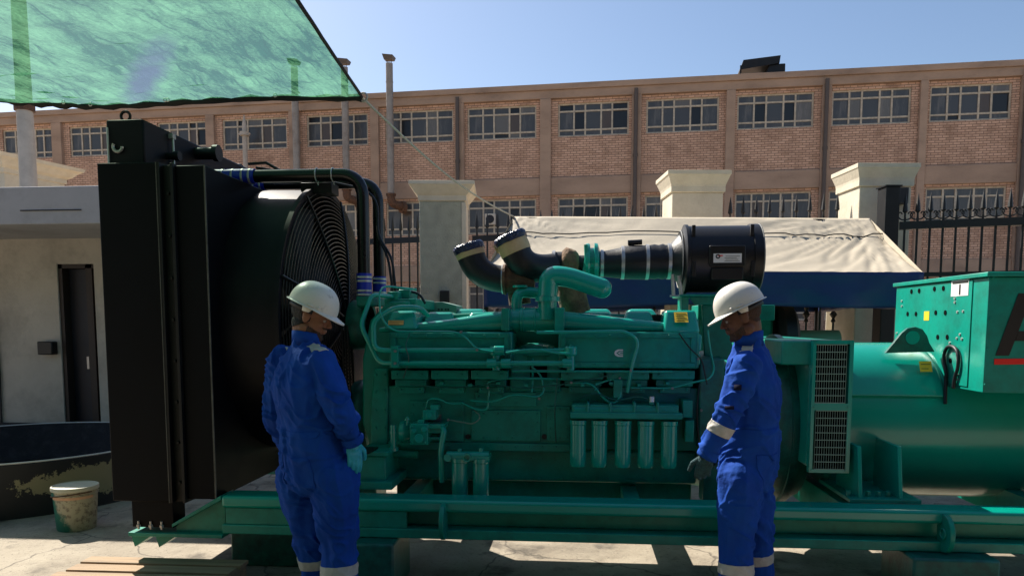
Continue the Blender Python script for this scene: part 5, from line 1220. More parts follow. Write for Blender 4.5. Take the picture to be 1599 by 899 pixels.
# lettering on the near side: large black slanted A with a red bar below
def TZ(px, py): return P(px, py, YT0)
m = MB(); yy = YT0 - .0045
def lp_(pts): return [(TZ(a, b).x, yy, TZ(a, b).z) for a, b in pts]
m.prism(lp_([(1554, 555), (1590, 458), (1618, 458), (1604, 480), (1575, 555)]), (0, .003, 0))
m.prism([(x, y - .0, z) for x, y, z in lp_([(1604.5, 480), (1618.5, 458), (1640, 555), (1619, 555)])], (0, .003, 0))
m.prism(lp_([(1590, 517), (1608, 517), (1610.5, 532), (1584.5, 532)]), (0, .0025, 0)); m.build('black_letter', ink, tb, smooth=0)
m = MB(); m.prism(lp_([(1552, 560), (1720, 558), (1720, 567), (1552, 569)]), (0, .003, 0)); m.build('red_bar', red, tb, smooth=0)
m = MB()
for px, py in ((1550, 434), (1547, 497), (1543, 545), (1538, 600)): q = TZ(px, py); m.cyl((q.x, YT0 - .008, q.z), (q.x, YT0, q.z), .007, seg=8)
m.build('screw', green, tb)
# support under the terminal box
m = MB(); m.box(xt + .15, XT1 - .1, YC - .45, YC + .45, ZA + .25, zt_0 + .001); m.build('box_saddle', green, tb)

# ================================================================== machine under the tent
q = P(1250, 503, 7.9)
tm = root('trailer_pump', 'dark green machine with black drum standing in the shade under the tent', 'machine', (q.x, 7.9, 0))
m = MB(); a = P(1232, 500, 7.7); m.lathe([(0, .08), (0, .34), (.04, .40), (.14, .40), (.18, .34), (.18, .08)], (a.x - .1, 7.9, 1.42), 'X', 36); m.build('wheel', rubber, tm)
m = MB(); m.cyl((a.x + .1, 7.9, 1.42), (a.x + .55, 7.9, 1.42), .12, seg=24); m.build('hub_drum', green_pale, tm)
m = MB(); m.box(a.x - .9, a.x - .15, 7.7, 8.3, .3, 1.85); m.box(a.x - .6, a.x + .6, 7.75, 8.2, .15, .95); m.build('body', green_drk, tm, bevel=.03)
m = MB()
for k in range(6): x = a.x + .1 + k * .1; m.tube([(x, 7.7, 1.32), (x + (.12 if k % 2 else -.12), 7.65, .5)], .012, 6)
m.box(a.x - .02, a.x + .18, 7.6, 7.7, 1.0, 1.2); m.build('strut', black_sat, tm)
m = MB(); m.box(a.x - .8, a.x - .7, 7.75, 7.85, 0, .3); m.box(a.x + .4, a.x + .5, 7.75, 7.85, 0, .15); m.box(a.x - .8, a.x - .7, 8.1, 8.2, 0, .3); m.box(a.x + .4, a.x + .5, 8.1, 8.2, 0, .15); m.build('leg', black_sat, tm)

# ================================================================== bucket, pallet
def bucket_mat():
    m, n, b, N, L = nodes_of('paint_smeared_bucket')
    tc = N.new('ShaderNodeTexCoord')
    def nz(s, d=8): x = N.new('ShaderNodeTexNoise'); x.inputs['Scale'].default_value = s; x.inputs['Detail'].default_value = d; x.inputs['Roughness'].default_value = .7; L.new(tc.outputs['Object'], x.inputs[0]); return x.outputs[0]
    sp = N.new('ShaderNodeSeparateXYZ'); L.new(tc.outputs['Object'], sp.inputs[0])
    mr = N.new('ShaderNodeMapRange'); mr.inputs[1].default_value = .5; mr.inputs[2].default_value = .6; mr.inputs[4].default_value = .7; L.new(nz(26), mr.inputs[0])
    mx = N.new('ShaderNodeMixRGB'); mx.inputs[1].default_value = (.42, .38, .26, 1); mx.inputs[2].default_value = (.11, .08, .05, 1); L.new(mr.outputs[0], mx.inputs[0])
    a = N.new('ShaderNodeMath'); a.operation = 'MULTIPLY_ADD'; a.inputs[1].default_value = -3.5; L.new(sp.outputs[0], a.inputs[0]); L.new(nz(6), a.inputs[2])
    a2 = N.new('ShaderNodeMath'); a2.operation = 'MULTIPLY_ADD'; a2.inputs[1].default_value = -1.1; L.new(sp.outputs[2], a2.inputs[0]); L.new(a.outputs[0], a2.inputs[2])
    g2 = N.new('ShaderNodeMapRange'); g2.inputs[1].default_value = .42; g2.inputs[2].default_value = .56; a2.inputs[1].default_value = -1.4; g2.inputs[1].default_value = .30; g2.inputs[2].default_value = .42; L.new(a2.outputs[0], g2.inputs[0])
    m2 = N.new('ShaderNodeMixRGB'); m2.inputs[2].default_value = (.005, .13, .085, 1); L.new(g2.outputs[0], m2.inputs[0]); L.new(mx.outputs[0], m2.inputs[1])
    L.new(m2.outputs[0], b.inputs['Base Color']); b.inputs['Roughness'].default_value = .55
    bu = N.new('ShaderNodeBump'); bu.inputs['Strength'].default_value = .4; bu.inputs['Distance'].default_value = .004; L.new(nz(26), bu.inputs['Height']); L.new(bu.outputs[0], b.inputs['Normal'])
    return m
bp = G(103, 833); bp.y += .17; sB = bp.y / FPX * .94; bp.x -= .03
rb0, rb1, hb = 31.5 * sB, 36 * sB, 78 * sB
bk = root('bucket', 'pale plastic bucket smeared with green paint standing before the round basin', 'bucket', (bp.x, bp.y, 0))
m = MB(); m.lathe([(0, rb0 * .97), (.01, rb0), (hb * .80, rb1 * .985), (hb * .81, rb1 * 1.03), (hb * .83, rb1 * 1.03), (hb * .84, rb1 * .99), (hb * .93, rb1)], (0, 0, 0), 'Z', 48); bb = m.build('tub', bucket_mat(), None); bb.parent = bk
m = MB(); m.lathe([(hb * .915, rb1 * 1.0), (hb * .915, rb1 * 1.06), (hb * .985, rb1 * 1.06), (hb, rb1 * 1.04), (hb, rb1 * .98), (hb * .985, rb1 * .95), (hb * .985, .01)], (0, 0, 0), 'Z', 48); x_ = m.build('lid', mat('cream_lid', (.55, .52, .40), .5, var=.06, dirt=(.3, .25, .15), dirt_amt=.1, dirt_scale=12), None); x_.parent = bk
m = MB(); rm = rb1 * 1.035; pts = [(rm * math.cos(t), rm * math.sin(t), hb * (.82 - .10 * math.sin(PI * (t + 2.9) / 2.7) * 0 - .0) + hb * .06 * math.sin(t * 1.0 + 1.9)) for t in [-2.9 + 2.7 * k / 24 for k in range(25)]]
m.tube(pts, .004, 6); x_ = m.build('handle', rust, None); x_.parent = bk
m = MB(); rr = []
for zz in (hb * .74, hb * .80): rr.append([(rb1 * 1.0 * math.cos(t), rb1 * 1.0 * math.sin(t), zz) for t in [-2.2 + 2.1 * k / 24 for k in range(25)]])
m.add(rr[0] + rr[1], [(k, k + 1, 25 + k + 1, 25 + k) for k in range(24)]); x_ = m.build('paper_strip', mat('peach_paper', (.62, .36, .22), .8, var=.15, scale=20), None); x_.parent = bk

wood = mat('weathered_pallet_wood', (.33, .22, .13), .8, var=.35, scale=5, bump=.35, bscale=22, stretch=(.35, 5, 5), dirt=(.16, .11, .07), dirt_amt=.2, dirt_scale=3)
pa, pb_ = G(130, 866, .145), G(388, 872, .145)
dv = (pb_ - pa); Lp = 1.0; rz = math.atan2(dv.y, dv.x)
pe = G(388, 872, .145)
pr = root('wooden_pallet', 'weathered wooden slatted pallet lying on the ground by the base frame', 'pallet', (pe.x, pe.y, 0), rz)
for k in range(7):
    y = -.02 - k * .145; m = MB(); m.box(-Lp - rnd.uniform(0, .03), rnd.uniform(-.01, .01), y - .112, y, .122, .147); m.build('slat', wood, pr, bevel=.003, smooth=0)
for k, x in enumerate((-.05, -.5, -.96)):
    m = MB(); m.box(x - .045, x + .045, -1.03, -.021, .022, .1245); m.build('stringer', wood, pr, bevel=.003, smooth=0)
for y in (-.12, -.55, -1.0): m = MB(); m.box(-Lp, 0, y - .05, y + .05, 0, .0215); m.build('bottom_board', wood, pr, bevel=.003, smooth=0)
# ================================================================== people
def remesh(mb, voxel, smooth=3):
    me = mb.mesh('tmp'); ob = bpy.data.objects.new('tmp', me); S.collection.objects.link(ob)
    r_ = ob.modifiers.new('r', 'REMESH'); r_.mode = 'VOXEL'; r_.voxel_size = voxel; r_.use_smooth_shade = True
    if smooth: s_ = ob.modifiers.new('s', 'SMOOTH'); s_.iterations = smooth; s_.factor = .5
    dg = bpy.context.evaluated_depsgraph_get(); dg.update()
    out = bpy.data.meshes.new_from_object(ob.evaluated_get(dg)); bpy.data.objects.remove(ob)
    return out
def local_part(name, me, mt, par):
    ob = bpy.data.objects.new(name, me); S.collection.objects.link(ob)
    me.materials.clear(); me.materials.append(mt); me.shade_smooth(); ob.parent = par; return ob
def shell(me, name, mt, par, keep, off, cuts=()):
    """a layer lifted off the surface of me: cut with planes, keep faces by centre, push out by off"""
    b = bmesh.new(); b.from_mesh(me); b.normal_update()
    for co, no in cuts: bmesh.ops.bisect_plane(b, geom=b.verts[:] + b.edges[:] + b.faces[:], plane_co=co, plane_no=no)
    dead = [f for f in b.faces if not keep(f.calc_center_median(), f.normal)]
    bmesh.ops.delete(b, geom=dead, context='FACES'); b.normal_update()
    for v in b.verts: v.co += v.normal * off
    r_ = bmesh.ops.extrude_face_region(b, geom=b.faces[:])
    vs = [g_ for g_ in r_['geom'] if isinstance(g_, bmesh.types.BMVert)]
    for v in vs: v.co -= v.normal * (off + .001) * .8
    out = bpy.data.meshes.new(name); 
    bmesh.ops.recalc_face_normals(b, faces=b.faces); b.to_mesh(out); b.free()
    return local_part(name, out, mt, par)
def loft(mb, secs, seg=28, pw=1.0):     # (x, y, z, rx, ry)
    rr = []
    for x, y, z, a, c in secs:
        ring = []
        for k in range(seg):
            t = 2 * PI * k / seg; cc, ss = math.cos(t), math.sin(t)
            ring.append((x + a * math.copysign(abs(cc) ** pw, cc), y + c * math.copysign(abs(ss) ** pw, ss), z))
        rr.append(ring)
    mb.rings(rr)
def limb(mb, pts, rs, seg=16):
    p = [Vector(q) for q in pts]; out = []; ro = []
    n = len(p)
    for i in range(n - 1):
        for k in range(5):
            t = k / 5; a = p[max(i - 1, 0)]; b = p[i]; c = p[i + 1]; d = p[min(i + 2, n - 1)]
            out.append(.5 * ((2 * b) + (c - a) * t + (2 * a - 5 * b + 4 * c - d) * t * t + (-a + 3 * b - 3 * c + d) * t ** 3)); ro.append(rs[i] * (1 - t) + rs[i + 1] * t)
    out.append(p[-1]); ro.append(rs[-1]); mb.tube(out, ro, seg)
    mb.ell(out[0], (ro[0],) * 3, 16); mb.ell(out[-1], (ro[-1],) * 3, 16)
def hand(mb, wr, d, palm_n, thumb_side, inflate=0, curl=1.0):
    """wr wrist, d direction towards the fingers, palm_n normal of the palm, thumb_side vector"""
    d = Vector(d).normalized(); n = Vector(palm_n); n = (n - d * n.dot(d)).normalized(); t = d.cross(n); 
    if t.dot(Vector(thumb_side)) < 0: t = -t
    i = inflate
    M = Matrix((t, d, n)).transposed()
    mb.ell(wr + d * .045, (.040 + i, .052, .016 + i), 16, M); mb.cap(wr - d * .02, wr + d * .03, .024 + i, .026 + i)
    for k, (o, L1_, r0) in enumerate(((.030, .090, .0088), (.010, .098, .0092), (-.010, .092, .0088), (-.029, .075, .0078))):
        p = wr + d * (.078 - .006 * abs(k - 1)) + t * o; a = R(22 + 4 * k) * curl; dirs = []
        dd = (d * math.cos(a) + n * math.sin(a)); q = p
        for s_, ln in enumerate((.44, .32, .24)):
            e = q + dd * L1_ * ln; mb.cap(q, e, r0 + i - .0006 * s_, r0 + i - .0006 * (s_ + 1), 10); q = e; a += R(30 + 5 * k) * curl; dd = (d * math.cos(a) + n * math.sin(a))
    p = wr + d * .025 + t * .03; dd = (d * .72 + t * .62 + n * .25).normalized(); e = p + dd * .045; mb.cap(p, e, .0125 + i, .0105 + i, 10)
    dd = (d * .86 + t * .2 + n * .45).normalized(); e2 = e + dd * .034; mb.cap(e, e2, .0105 + i, .0095 + i, 10); mb.cap(e2, e2 + (dd + n * .2).normalized() * .022, .0095 + i, .008 + i, 10)

def person(label, rx, ry, rz, spine, Rarm, Larm, legs, head_w, head_rz, pitch, skin_mt, glove_mt, build=1.0, beard=True, cfs=None, tape_arm=False, seed=0, glove_open=False, tape_z=(.33, .39), thumb=None, curl=.9):
    rt_ = root('person', label, 'person', (rx, ry, 0), rz)
    Mi = Matrix.Rotation(-rz, 3, 'Z')
    def Lc(p): return Mi @ (Vector(p) - Vector((rx, ry, 0)))          # world -> local
    def sp(z):                                                          # spine shift (local) at height z
        pts = spine
        for (z0, x0, y0), (z1, x1, y1) in zip(pts, pts[1:]):
            if z <= z1 or (z1, x1, y1) == pts[-1]:
                f = max(0, min(1, (z - z0) / (z1 - z0))); v = Mi @ Vector((x0 + (x1 - x0) * f, y0 + (y1 - y0) * f, 0)); return v
    B_ = build
    Hc = Lc(head_w)                                                     # head centre
    nb = sp(1.48)
    tors = [(.76, .12, .12), (.82, .168, .142), (.92, .188, .150), (1.02, .184, .142), (1.10, .182, .136), (1.2, .190, .138), (1.30, .198, .138), (1.38, .190, .120), (1.44, .165, .10), (1.475, .115, .082), (1.50, .075, .068)]
    ar = [[Lc(q) for q in Rarm], [Lc(q) for q in Larm]]
    lg = [[Lc(q) for q in l] for l in legs]
    # ---------------- coverall
    mb = MB(); loft(mb, [(sp(z).x, sp(z).y, z, a * B_ + .008, b * B_ + .008) for z, a, b in tors], pw=.9)
    for a in ar:
        sh, elb, wr = a[0], a[1], a[2]
        m1 = sh.lerp(elb, .5); m2 = elb.lerp(wr, .5)
        limb(mb, [sh, m1, elb, m2, wr], [.080 * B_, .077 * B_, .067 * B_, .062 * B_, .052 * B_])
    for l in lg:
        hp, kn, an = l; limb(mb, [hp, hp.lerp(kn, .5), kn, kn.lerp(an, .5), an.lerp(kn, .12)], [.122 * B_, .113 * B_, .097 * B_, .094 * B_, .086 * B_])
    HM = Matrix.Rotation(head_rz - rz, 3, 'Z') @ Matrix.Rotation(-pitch, 3, 'X')
    ntop = Hc + HM @ Vector((0, -.03, -.05)); cn = ntop.lerp(Vector((nb.x, nb.y, 1.46)), .5); cn.z = 0
    loft(mb, [(nb.x, nb.y, 1.46, .088, .078), (cn.x, cn.y, 1.525, .070, .068), (cn.x, cn.y + .003, 1.54, .066, .064)])
    me = remesh(mb, .0065, 8)
    # cloth folds
    jo = [(a[1], .18, .012) for a in ar] + [(l[1], .22, .012) for l in lg] + [(sp(1.05) + Vector((0, 0, 1.05)), .26, .010), (sp(.84) + Vector((0, 0, .84)), .22, .013)] + [(l[2], .24, .014) for l in lg] + [(a[2], .16, .011) for a in ar] + [(a[0], .15, .010) for a in ar]
    nrm = [v.normal.copy() for v in me.vertices]
    for v, nn in zip(me.vertices, nrm):
        p = v.co; amp = .005
        for c, rr_, am in jo:
            dd = (p - c).length
            if dd < rr_: amp += am * (1 - dd / rr_)
        q = Vector((p.x * 6 + seed, p.y * 6, p.z * 12 + p.x * 8)); 
        w = noise.noise(q + Vector((noise.noise(q * .6) * 1.2, 0, noise.noise(q * .7 + Vector((5, 5, 5))) * 1.2))); w = 1.5 * max(0, 1 - abs(w) * 4.5) ** 1.2 - .5
        q2 = Vector((p.x * 4, p.y * 4 + seed, p.z * 5)); w2 = noise.noise(q2)
        q3 = Vector((p.x * 13 + p.z * 2.2 * (1 if p.x > 0 else -1), p.y * 13 + seed, p.z * 2.6)); w3 = 1 - abs(noise.noise(q3)) * 3.5
        fl = 1
        for l in lg:
            fl = min(fl, max(.25, abs(p.z - (tape_z[0] + tape_z[1]) / 2) / .09)) if p.z < .5 else fl
        if tape_arm:
            for a in ar:
                ax_ = (a[2] - a[1]).normalized(); fl = min(fl, max(.3, abs((p - a[1]).dot(ax_) - cfs[1]) / .08)) if (p - a[1]).length < .25 else fl
        v.co = p + nn * (amp * 1.0 * w + .007 * w2 + .006 * w3) * min(1, fl)
    co = local_part('coverall', me, cloth, rt_)
    # ---------------- collar
    mb = MB(); rr = []
    for z, k, h in ((1.500, 1.0, 0), (1.555, .95, 1), (1.557, .89, 1), (1.51, .9, 0)):
        rr.append([(cn.x + .074 * k * math.sin(t), cn.y + .072 * k * math.cos(t) + .004, z + (.012 * (1 - math.cos(t)) if h else 0)) for t in [2 * PI * q / 32 for q in range(32)]])
    mb.rings(rr, False, False, True); m_ = mb.mesh('collar'); local_part('collar', m_, cloth, rt_)
    # waist seam, back yoke seam
    shell(me, 'waistband', cloth, rt_, lambda c, n: 1.055 < c.z < 1.085 and (c - sp(1.07)).xy.length < .195 * B_ and min((c - a[1]).length for a in ar) > .075, .0035, [((0, 0, 1.055), (0, 0, 1)), ((0, 0, 1.085), (0, 0, 1))])
    for s_ in (-1, 1):                                                   # back pockets
        c0 = sp(.88) + Vector((s_ * .095, 0, .88)); X_, Z_ = Vector((1, 0, 0)), Vector((0, 0, 1))
        shell(me, 'back_pocket', cloth, rt_, lambda c, n: abs(c.x - c0.x) < .065 and abs(c.z - c0.z) < .075 and n.y < -.2 and min((c - a[2]).length for a in ar) > .14, .004,
              [(c0 + X_ * .065, X_), (c0 - X_ * .065, X_), (c0 + Z_ * .075, Z_), (c0 - Z_ * .075, Z_)])
    # ---------------- reflective strips
    for si, a in enumerate(ar):
        sh = a[0]; ins = sp(1.45); d = Vector((sh.x - ins.x, sh.y - ins.y, 0)).normalized()
        mid = Vector((ins.x, ins.y, 0)) + d * .125; pe_ = Vector((-d.y, d.x, 0))
        shell(me, 'shoulder_strip', reflective, rt_, lambda c, n: c.z > 1.36 and n.z > -.2 and abs((c - mid).dot(d)) < .06 and abs((c - mid).dot(pe_) - cfs[0]) < .026, .003,
              [(mid + d * .06, d), (mid - d * .06, d), (mid + pe_ * (cfs[0] + .026), pe_), (mid + pe_ * (cfs[0] - .026), pe_)])
        if tape_arm:
            ax = (a[2] - a[1]).normalized(); c0 = a[1] + ax * cfs[1]
            shell(me, 'sleeve_strip', reflective, rt_, lambda c, n: abs((c - c0).dot(ax)) < .027 and ((c - c0) - ax * (c - c0).dot(ax)).length < .085, .003, [(c0 + ax * .027, ax), (c0 - ax * .027, ax)])
    for l in lg:
        ax = (l[2] - l[1]).normalized(); c0 = l[2] + Vector((0, 0, (tape_z[0] + tape_z[1]) / 2 - l[2].z)); c0 = l[1].lerp(l[2], (l[1].z - c0.z) / (l[1].z - l[2].z))
        shell(me, 'ankle_strip', reflective, rt_, lambda c, n: abs((c - c0).dot(ax)) < .027 and ((c - c0) - ax * (c - c0).dot(ax)).length < .125 and c.z < .5, .003, [(c0 + ax * .027, ax), (c0 - ax * .027, ax)])
    # ---------------- body
    mb = MB(); loft(mb, [(sp(z).x, sp(z).y, z, a * B_ * .84, b * B_ * .84) for z, a, b in tors[:-1]] + [(nb.x, nb.y, 1.50, .06, .06)])
    HM = Matrix.Rotation(head_rz - rz, 3, 'Z') @ Matrix.Rotation(-pitch, 3, 'X')
    def H(x, y, z): return Hc + HM @ Vector((x, y, z))
    def he(c, r): mb.ell(H(*c), r, 18, HM)
    he((0, -.018, .028), (.074, .092, .088)); he((0, .030, -.02), (.060, .058, .085)); he((0, .040, -.083), (.043, .044, .034)); he((0, .073, -.098), (.020, .018, .016))
    he((0, .074, .026), (.048, .017, .012)); he((.034, .056, -.026), (.022, .026, .024)); he((-.034, .056, -.026), (.022, .026, .024))
    mb.cap(H(0, .086, .012), H(0, .106, -.022), .0075, .0115); he((0.0, .098, -.027), (.016, .012, .008))
    he((0, .088, -.051), (.021, .011, .006)); he((0, .085, -.063), (.019, .011, .007)); he((0, .076, -.04), (.025, .016, .02))
    for s_ in (-1, 1):
        he((s_ * .073, -.008, -.008), (.008, .021, .031)); he((s_ * .078, -.014, .004), (.007, .013, .02)); he((s_ * .030, .0765, .008), (.015, .010, .006))
        he((s_ * .05, -.0, -.07), (.02, .04, .03))
    nk = Vector((nb.x, nb.y, 1.46)); mb.cap(H(0, -.030, -.05), nk, .056, .066, 18)
    for si, a in enumerate(ar):
        limb(mb, [a[0], a[0].lerp(a[1], .5), a[1], a[1].lerp(a[2], .4), a[2]], [.05, .047, .04, .038, .026])
        ax = (a[2] - a[1]).normalized(); w0 = a[2] + ax * .02
        hand(mb, w0, (a[3] - a[2]), Mi @ Vector(thumb[si][0]), Mi @ Vector(thumb[si][1]), 0, curl)
    for l in lg: limb(mb, [l[0], l[0].lerp(l[1], .5), l[1], l[1].lerp(l[2], .35), l[2]], [.088, .078, .056, .056, .04]); mb.cap(l[2] + Vector((0, 0, -.03)), l[2] + Vector((0, .12, -.07)), .035, .03)
    bm2 = remesh(mb, .0045, 3)
    bd = local_part('body', bm2, skin_mt, rt_)
    # the body is the person's own continuous mesh; hair, helmet and clothes are its siblings
    HI = HM.inverted()
    def hl(c): return HI @ (Vector(c) - Hc)
    def is_hair(c, n):
        p = hl(c); 
        if p.z < -.085 or p.length > .16: return False
        if abs(p.x) > .068 and -.035 < p.y < .018 and p.z < .028: return False
        if p.y > .012 and p.z < .035: return False
        return p.z > (-.078 if beard else -.05) + max(0, (p.y + .06)) * .75
    shell(bm2, 'hair', hair_m if beard else beard_m, rt_, is_hair, .004 if beard else .0015)
    shell(bm2, 'beard', beard_m if beard else stubble_m, rt_, lambda c, n: (lambda p: (-.112 < p.z < -.048 - .3 * max(0, p.y - .01) and p.y > .012 and p.length < .145 and n.dot(HM @ Vector((0, 0, 1))) > -.75 and not (p.z > -.070 and abs(p.x) < .022 and p.y > .06)) or (-.044 < p.z < -.034 and p.y > .078))(hl(c)) , .0012)
    for s_ in (-1, 1):
        mb = MB(); mb.ell(H(s_ * .030, .0745, .000), (.0105,) * 3, 14); local_part('eye', mb.mesh('eye'), mat('eye_white', (.35, .31, .28), .2, var=.02, bump=0), rt_)
        mb = MB(); mb.ell(H(s_ * .030, .0818, -.001), (.0042,) * 3, 10); local_part('pupil', mb.mesh('pupil'), ink, rt_)
    # ---------------- helmet
    hp_ = .07; HH = HM @ Matrix.Rotation(-hp_, 3, 'X'); Ho = Hc + HM @ Vector((0, -.008, .048))
    mb = MB(); n1 = 64; rings_ = []
    def hpt(x, y, z): return Ho + HH @ Vector((x, y, z))
    for j in range(15):
        ph = PI / 2 * j / 14; z = .122 * math.sin(ph) ** .95 if j else 0; q = math.cos(ph) ** .82 if j < 14 else .01
        ring = []
        for k in range(n1):
            t = 2 * PI * k / n1; x, y = math.sin(t), math.cos(t)
            rdg = 1 + .035 * math.exp(-(x * q / .16) ** 2) * (math.sin(ph) ** .6 if j else 0)
            ring.append(hpt(.107 * q * x, .129 * q * y, z * rdg))
        rings_.append(ring)
    lip = []
    for w_, dz in ((1.0, -.0), (1.0, -.004), (.55, -.0035), (0, 0)): pass
    brim = []
    for f, dz in ((.0, -.002), (.35, -.006), (1.0, -.012), (1.0, -.016), (.3, -.010), (-.05, -.006)):
        ring = []
        for k in range(n1):
            t = 2 * PI * k / n1; x, y = math.sin(t), math.cos(t); pk = max(0, y) ** 1.6
            e = f * (.011 + .040 * pk); ring.append(hpt((.107 + e * (1 - .5 * pk)) * x, (.129 + e) * y, dz * (.5 + 1.3 * pk)))
        brim.append(ring)
    mb.rings(brim[::-1][:5][::-1] if 0 else [brim[5], brim[4], brim[3], brim[2], brim[1], brim[0]] + rings_, False, True)
    # inner skin
    inner = []
    for j in range(10):
        ph = PI / 2 * j / 9; z = .114 * math.sin(ph); q = math.cos(ph) ** .85 if j < 9 else .01
        inner.append([hpt(.102 * q * math.sin(2 * PI * k / n1), .124 * q * math.cos(2 * PI * k / n1), z - .006 * (j == 0)) for k in range(n1)])
    mb.rings(inner, False, True)
    hm_ = mb.mesh('hard_hat'); hh = local_part('hard_hat', hm_, hat_m, rt_); hm_.set_sharp_from_angle(angle=R(60))
    for s_ in (-1, 1):
        mb = MB(); c = [hpt(s_ * .098, -.030, -.004), hpt(s_ * .098, .028, -.004), hpt(s_ * .094, .012, -.030), hpt(s_ * .092, -.022, -.034)]; nn = HH @ Vector((s_ * .004, 0, 0)); mb.prism(c, nn); local_part('suspension_tab', mb.mesh('tab'), hat_m, hh)
    mb = MB(); rr = []
    for z in (-.034, -.006):
        for q in ((1.0,) if 0 else (1.0,)): rr.append([hpt(.090 * math.sin(t), .116 * math.cos(t), z) for t in [PI * .42 + PI * 1.16 * k / 30 for k in range(31)]])
    mb.add(rr[0] + rr[1], [(k, k + 1, 31 + k + 1, 31 + k) for k in range(30)]); sb = local_part('suspension_band', mb.mesh('band'), rubber, hh); sm = sb.modifiers.new('t', 'SOLIDIFY'); sm.thickness = .003
    for s_ in (-1, 1):
        mb = MB(); c = hpt(s_ * .105, .052, .012); mb.cap(c, c + HH @ Vector((s_ * .003, .0, 0)), .006, .005, 8); local_part('hat_rivet', mb.mesh('rivet'), hat_m, hh)
        mb = MB(); mb.prism([hpt(s_ * .1035, -.01, .004), hpt(s_ * .1035, .026, .004), hpt(s_ * .102, .024, .013), hpt(s_ * .102, -.008, .013)], HH @ Vector((s_ * .007, 0, 0))); local_part('hat_slot', mb.mesh('slot'), hat_m, hh)
    # ---------------- gloves, cuffs, boots
    for si, a in enumerate(ar):
        mb = MB(); ax = (a[2] - a[1]).normalized(); w0 = a[2] + ax * .02
        hand(mb, w0, (a[3] - a[2]), Mi @ Vector(thumb[si][0]), Mi @ Vector(thumb[si][1]), .0028, curl)
        mb.cap(w0 - ax * .045, w0 + ax * .02, .036, .033)
        local_part('glove', remesh(mb, .003, 3), glove_mt, rt_)
        mb = MB(); e = a[2] + ax * .028; mb.tube([e - ax * .045, e - ax * .01, e, e - ax * .004, e - ax * .04], [.0535 * B_, .055 * B_, .052 * B_, .045 * B_, .044 * B_], 28, caps=False); local_part('cuff', mb.mesh('cuff'), cloth, rt_)
    for li, l in enumerate(lg):
        an = l[2]; toe = Vector((0.04 * (1 if li == 0 else -1), 1, 0)).normalized(); mb = MB(); b0 = Vector((an.x, an.y, 0))
        mb.ell(b0 + toe * .03 + Vector((0, 0, .055)), (.048, .10, .055), 16); mb.ell(b0 + toe * .13 + Vector((0, 0, .045)), (.05, .07, .042), 16); mb.tube([b0 + Vector((0, 0, .05)), b0 + Vector((0, 0, .22))], [.05, .052], 16); mb.ell(b0 - toe * .03 + Vector((0, 0, .05)), (.042, .045, .048), 16)
        bo = local_part('boot', remesh(mb, .006, 4), boot_m, rt_)
        mb = MB(); mb.rings([[b0 + toe * (.055 + .135 * math.cos(t)) + Vector((-toe.y, toe.x, 0)).cross(Vector((0, 0, 1))) * 0 + Vector((toe.y, -toe.x, 0)) * .052 * math.sin(t) + Vector((0, 0, z)) for t in [2 * PI * k / 28 for k in range(28)]] for z in (.0, .022)]); local_part('sole', mb.mesh('sole'), ink, bo)
    return rt_, co, ar, lg, me

# left worker: back to the camera, turned to his right, looking at the engine
Yl_ = 3.66
c0 = P(497, 760, Yl_); lx, ly = c0.x, Yl_
def rel(px, py, Y): return P(px, py, Y)
rzL = R(-48)
fw = Vector((-math.sin(rzL), math.cos(rzL), 0)); sdv = Vector((math.cos(rzL), math.sin(rzL), 0))
sx = lambda px, py: P(px, py, Yl_).x - lx
ctr = lambda z, px: Vector((P(px, 700, Yl_).x, Yl_, z))
spL = [(0, .03, 0), (.80, sx(497, 770), 0), (1.06, sx(486, 680), 0), (1.30, sx(474, 600), 0), (1.50, sx(478, 530), .02), (2, sx(478, 530), .02)]
shz = 1.415
Rs = Vector((P(503, 562, 3.58).x, 3.58, shz - .0)); Ls = Vector((P(441, 570, 3.80).x, 3.82, shz))
rt1, co1, ar1, lg1, me1 = person(
    'worker in blue coverall and white helmet, seen from behind beside the fan, cyan glove hanging', lx, ly, rzL, spL,
    [Rs, P(531, 638, 3.50), P(549, 684, 3.57), P(557, 750, 3.575)],
    [Ls, P(431, 650, 3.88), P(456, 705, 4.02), P(474, 730, 4.12)],
    [[P(522, 745, 3.60), P(528, 850, 3.62), Vector((P(533, 930, 3.60).x, 3.58, .10))], [P(468, 745, 3.74), P(490, 850, 3.76), Vector((P(503, 930, 3.8).x, 3.84, .10))]],
    P(487, 493, 3.70), R(-84), R(20), skin, glove_c, 1.0, True, (-.01, .1), False, 3,
    thumb=[((-.67, .74, .0), (.74, .67, 0)), ((.67, -.74, 0), (.74, .67, 0))], curl=.4)
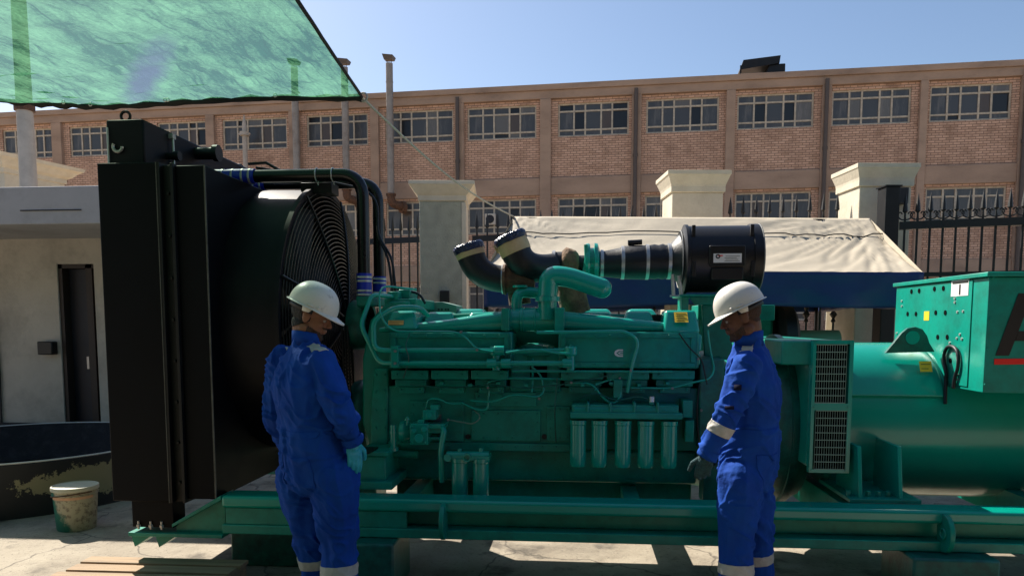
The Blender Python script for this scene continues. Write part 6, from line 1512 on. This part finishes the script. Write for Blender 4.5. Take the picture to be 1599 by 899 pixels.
# right worker: left side to the camera, looking down at the engine
Yr_ = 3.93
c1 = P(1166, 760, Yr_); rx_, ry_ = c1.x, Yr_
sx2 = lambda px, py: P(px, py, Yr_).x - rx_
spR = [(0, .0, 0), (.80, sx2(1164, 770), 0), (1.06, sx2(1174, 680), 0), (1.30, sx2(1176, 600), 0), (1.50, sx2(1171, 535), 0), (2, sx2(1171, 535), 0)]
rzR = R(72)
rt2, co2, ar2, lg2, me2 = person(
    'worker in blue coverall and white helmet standing in profile before the coupling, dark glove', rx_, ry_, rzR, spR,
    [Vector((P(1180, 568, 4.1).x, 4.10, 1.40)), P(1160, 640, 4.14), P(1130, 690, 4.12), P(1112, 720, 4.08)],
    [Vector((P(1166, 568, 3.76).x, 3.77, 1.40)), P(1136, 648, 3.70), P(1106, 706, 3.72), P(1095, 752, 3.74)],
    [[P(1172, 745, 4.0), P(1180, 850, 4.02), Vector((P(1185, 930, 4.0).x, 4.06, .10))], [P(1156, 745, 3.82), P(1150, 850, 3.82), Vector((P(1148, 930, 3.8).x, 3.78, .10))]],
    P(1157, 494, 3.90), R(84), R(20), skin_b, glove_t, .93, False, (-.005, .075), True, 11,
    thumb=[((0, 1, 0), (-1, 0, 0)), ((0.3, 1, 0), (-1, .2, 0))])
# dark sewn patches on the right worker's sleeve
a = ar2[1]; ax = (a[1] - a[0]).normalized()
def spot(me, c, r_, name, mt, par):
    c = Vector(c); best = min(me.vertices, key=lambda v: (v.co - c).length)
    n = best.normal.copy(); p = best.co.copy() + n * .003; u = Vector((0, 0, 1)).cross(n).normalized(); w = n.cross(u)
    mb = MB(); mb.prism([p + u * r_[0] * sx_ + w * r_[1] * sy_ for sx_, sy_ in ((-1, -1), (1, -1), (1, 1), (-1, 1))], n * .002)
    return local_part(name, mb.mesh(name), mt, par)
MiR = Matrix.Rotation(-rzR, 3, 'Z')
patch_m = mat('navy_patch_fabric', (.012, .012, .03), .9, var=.5, scale=60, bump=0, spec=.1)
spot(me2, MiR @ (P(1150, 600, 3.60) - Vector((rx_, ry_, 0))), (.018, .014), 'sleeve_patch', patch_m, rt2)
spot(me2, MiR @ (P(1140, 625, 3.60) - Vector((rx_, ry_, 0))), (.022, .009), 'sleeve_badge', patch_m, rt2)
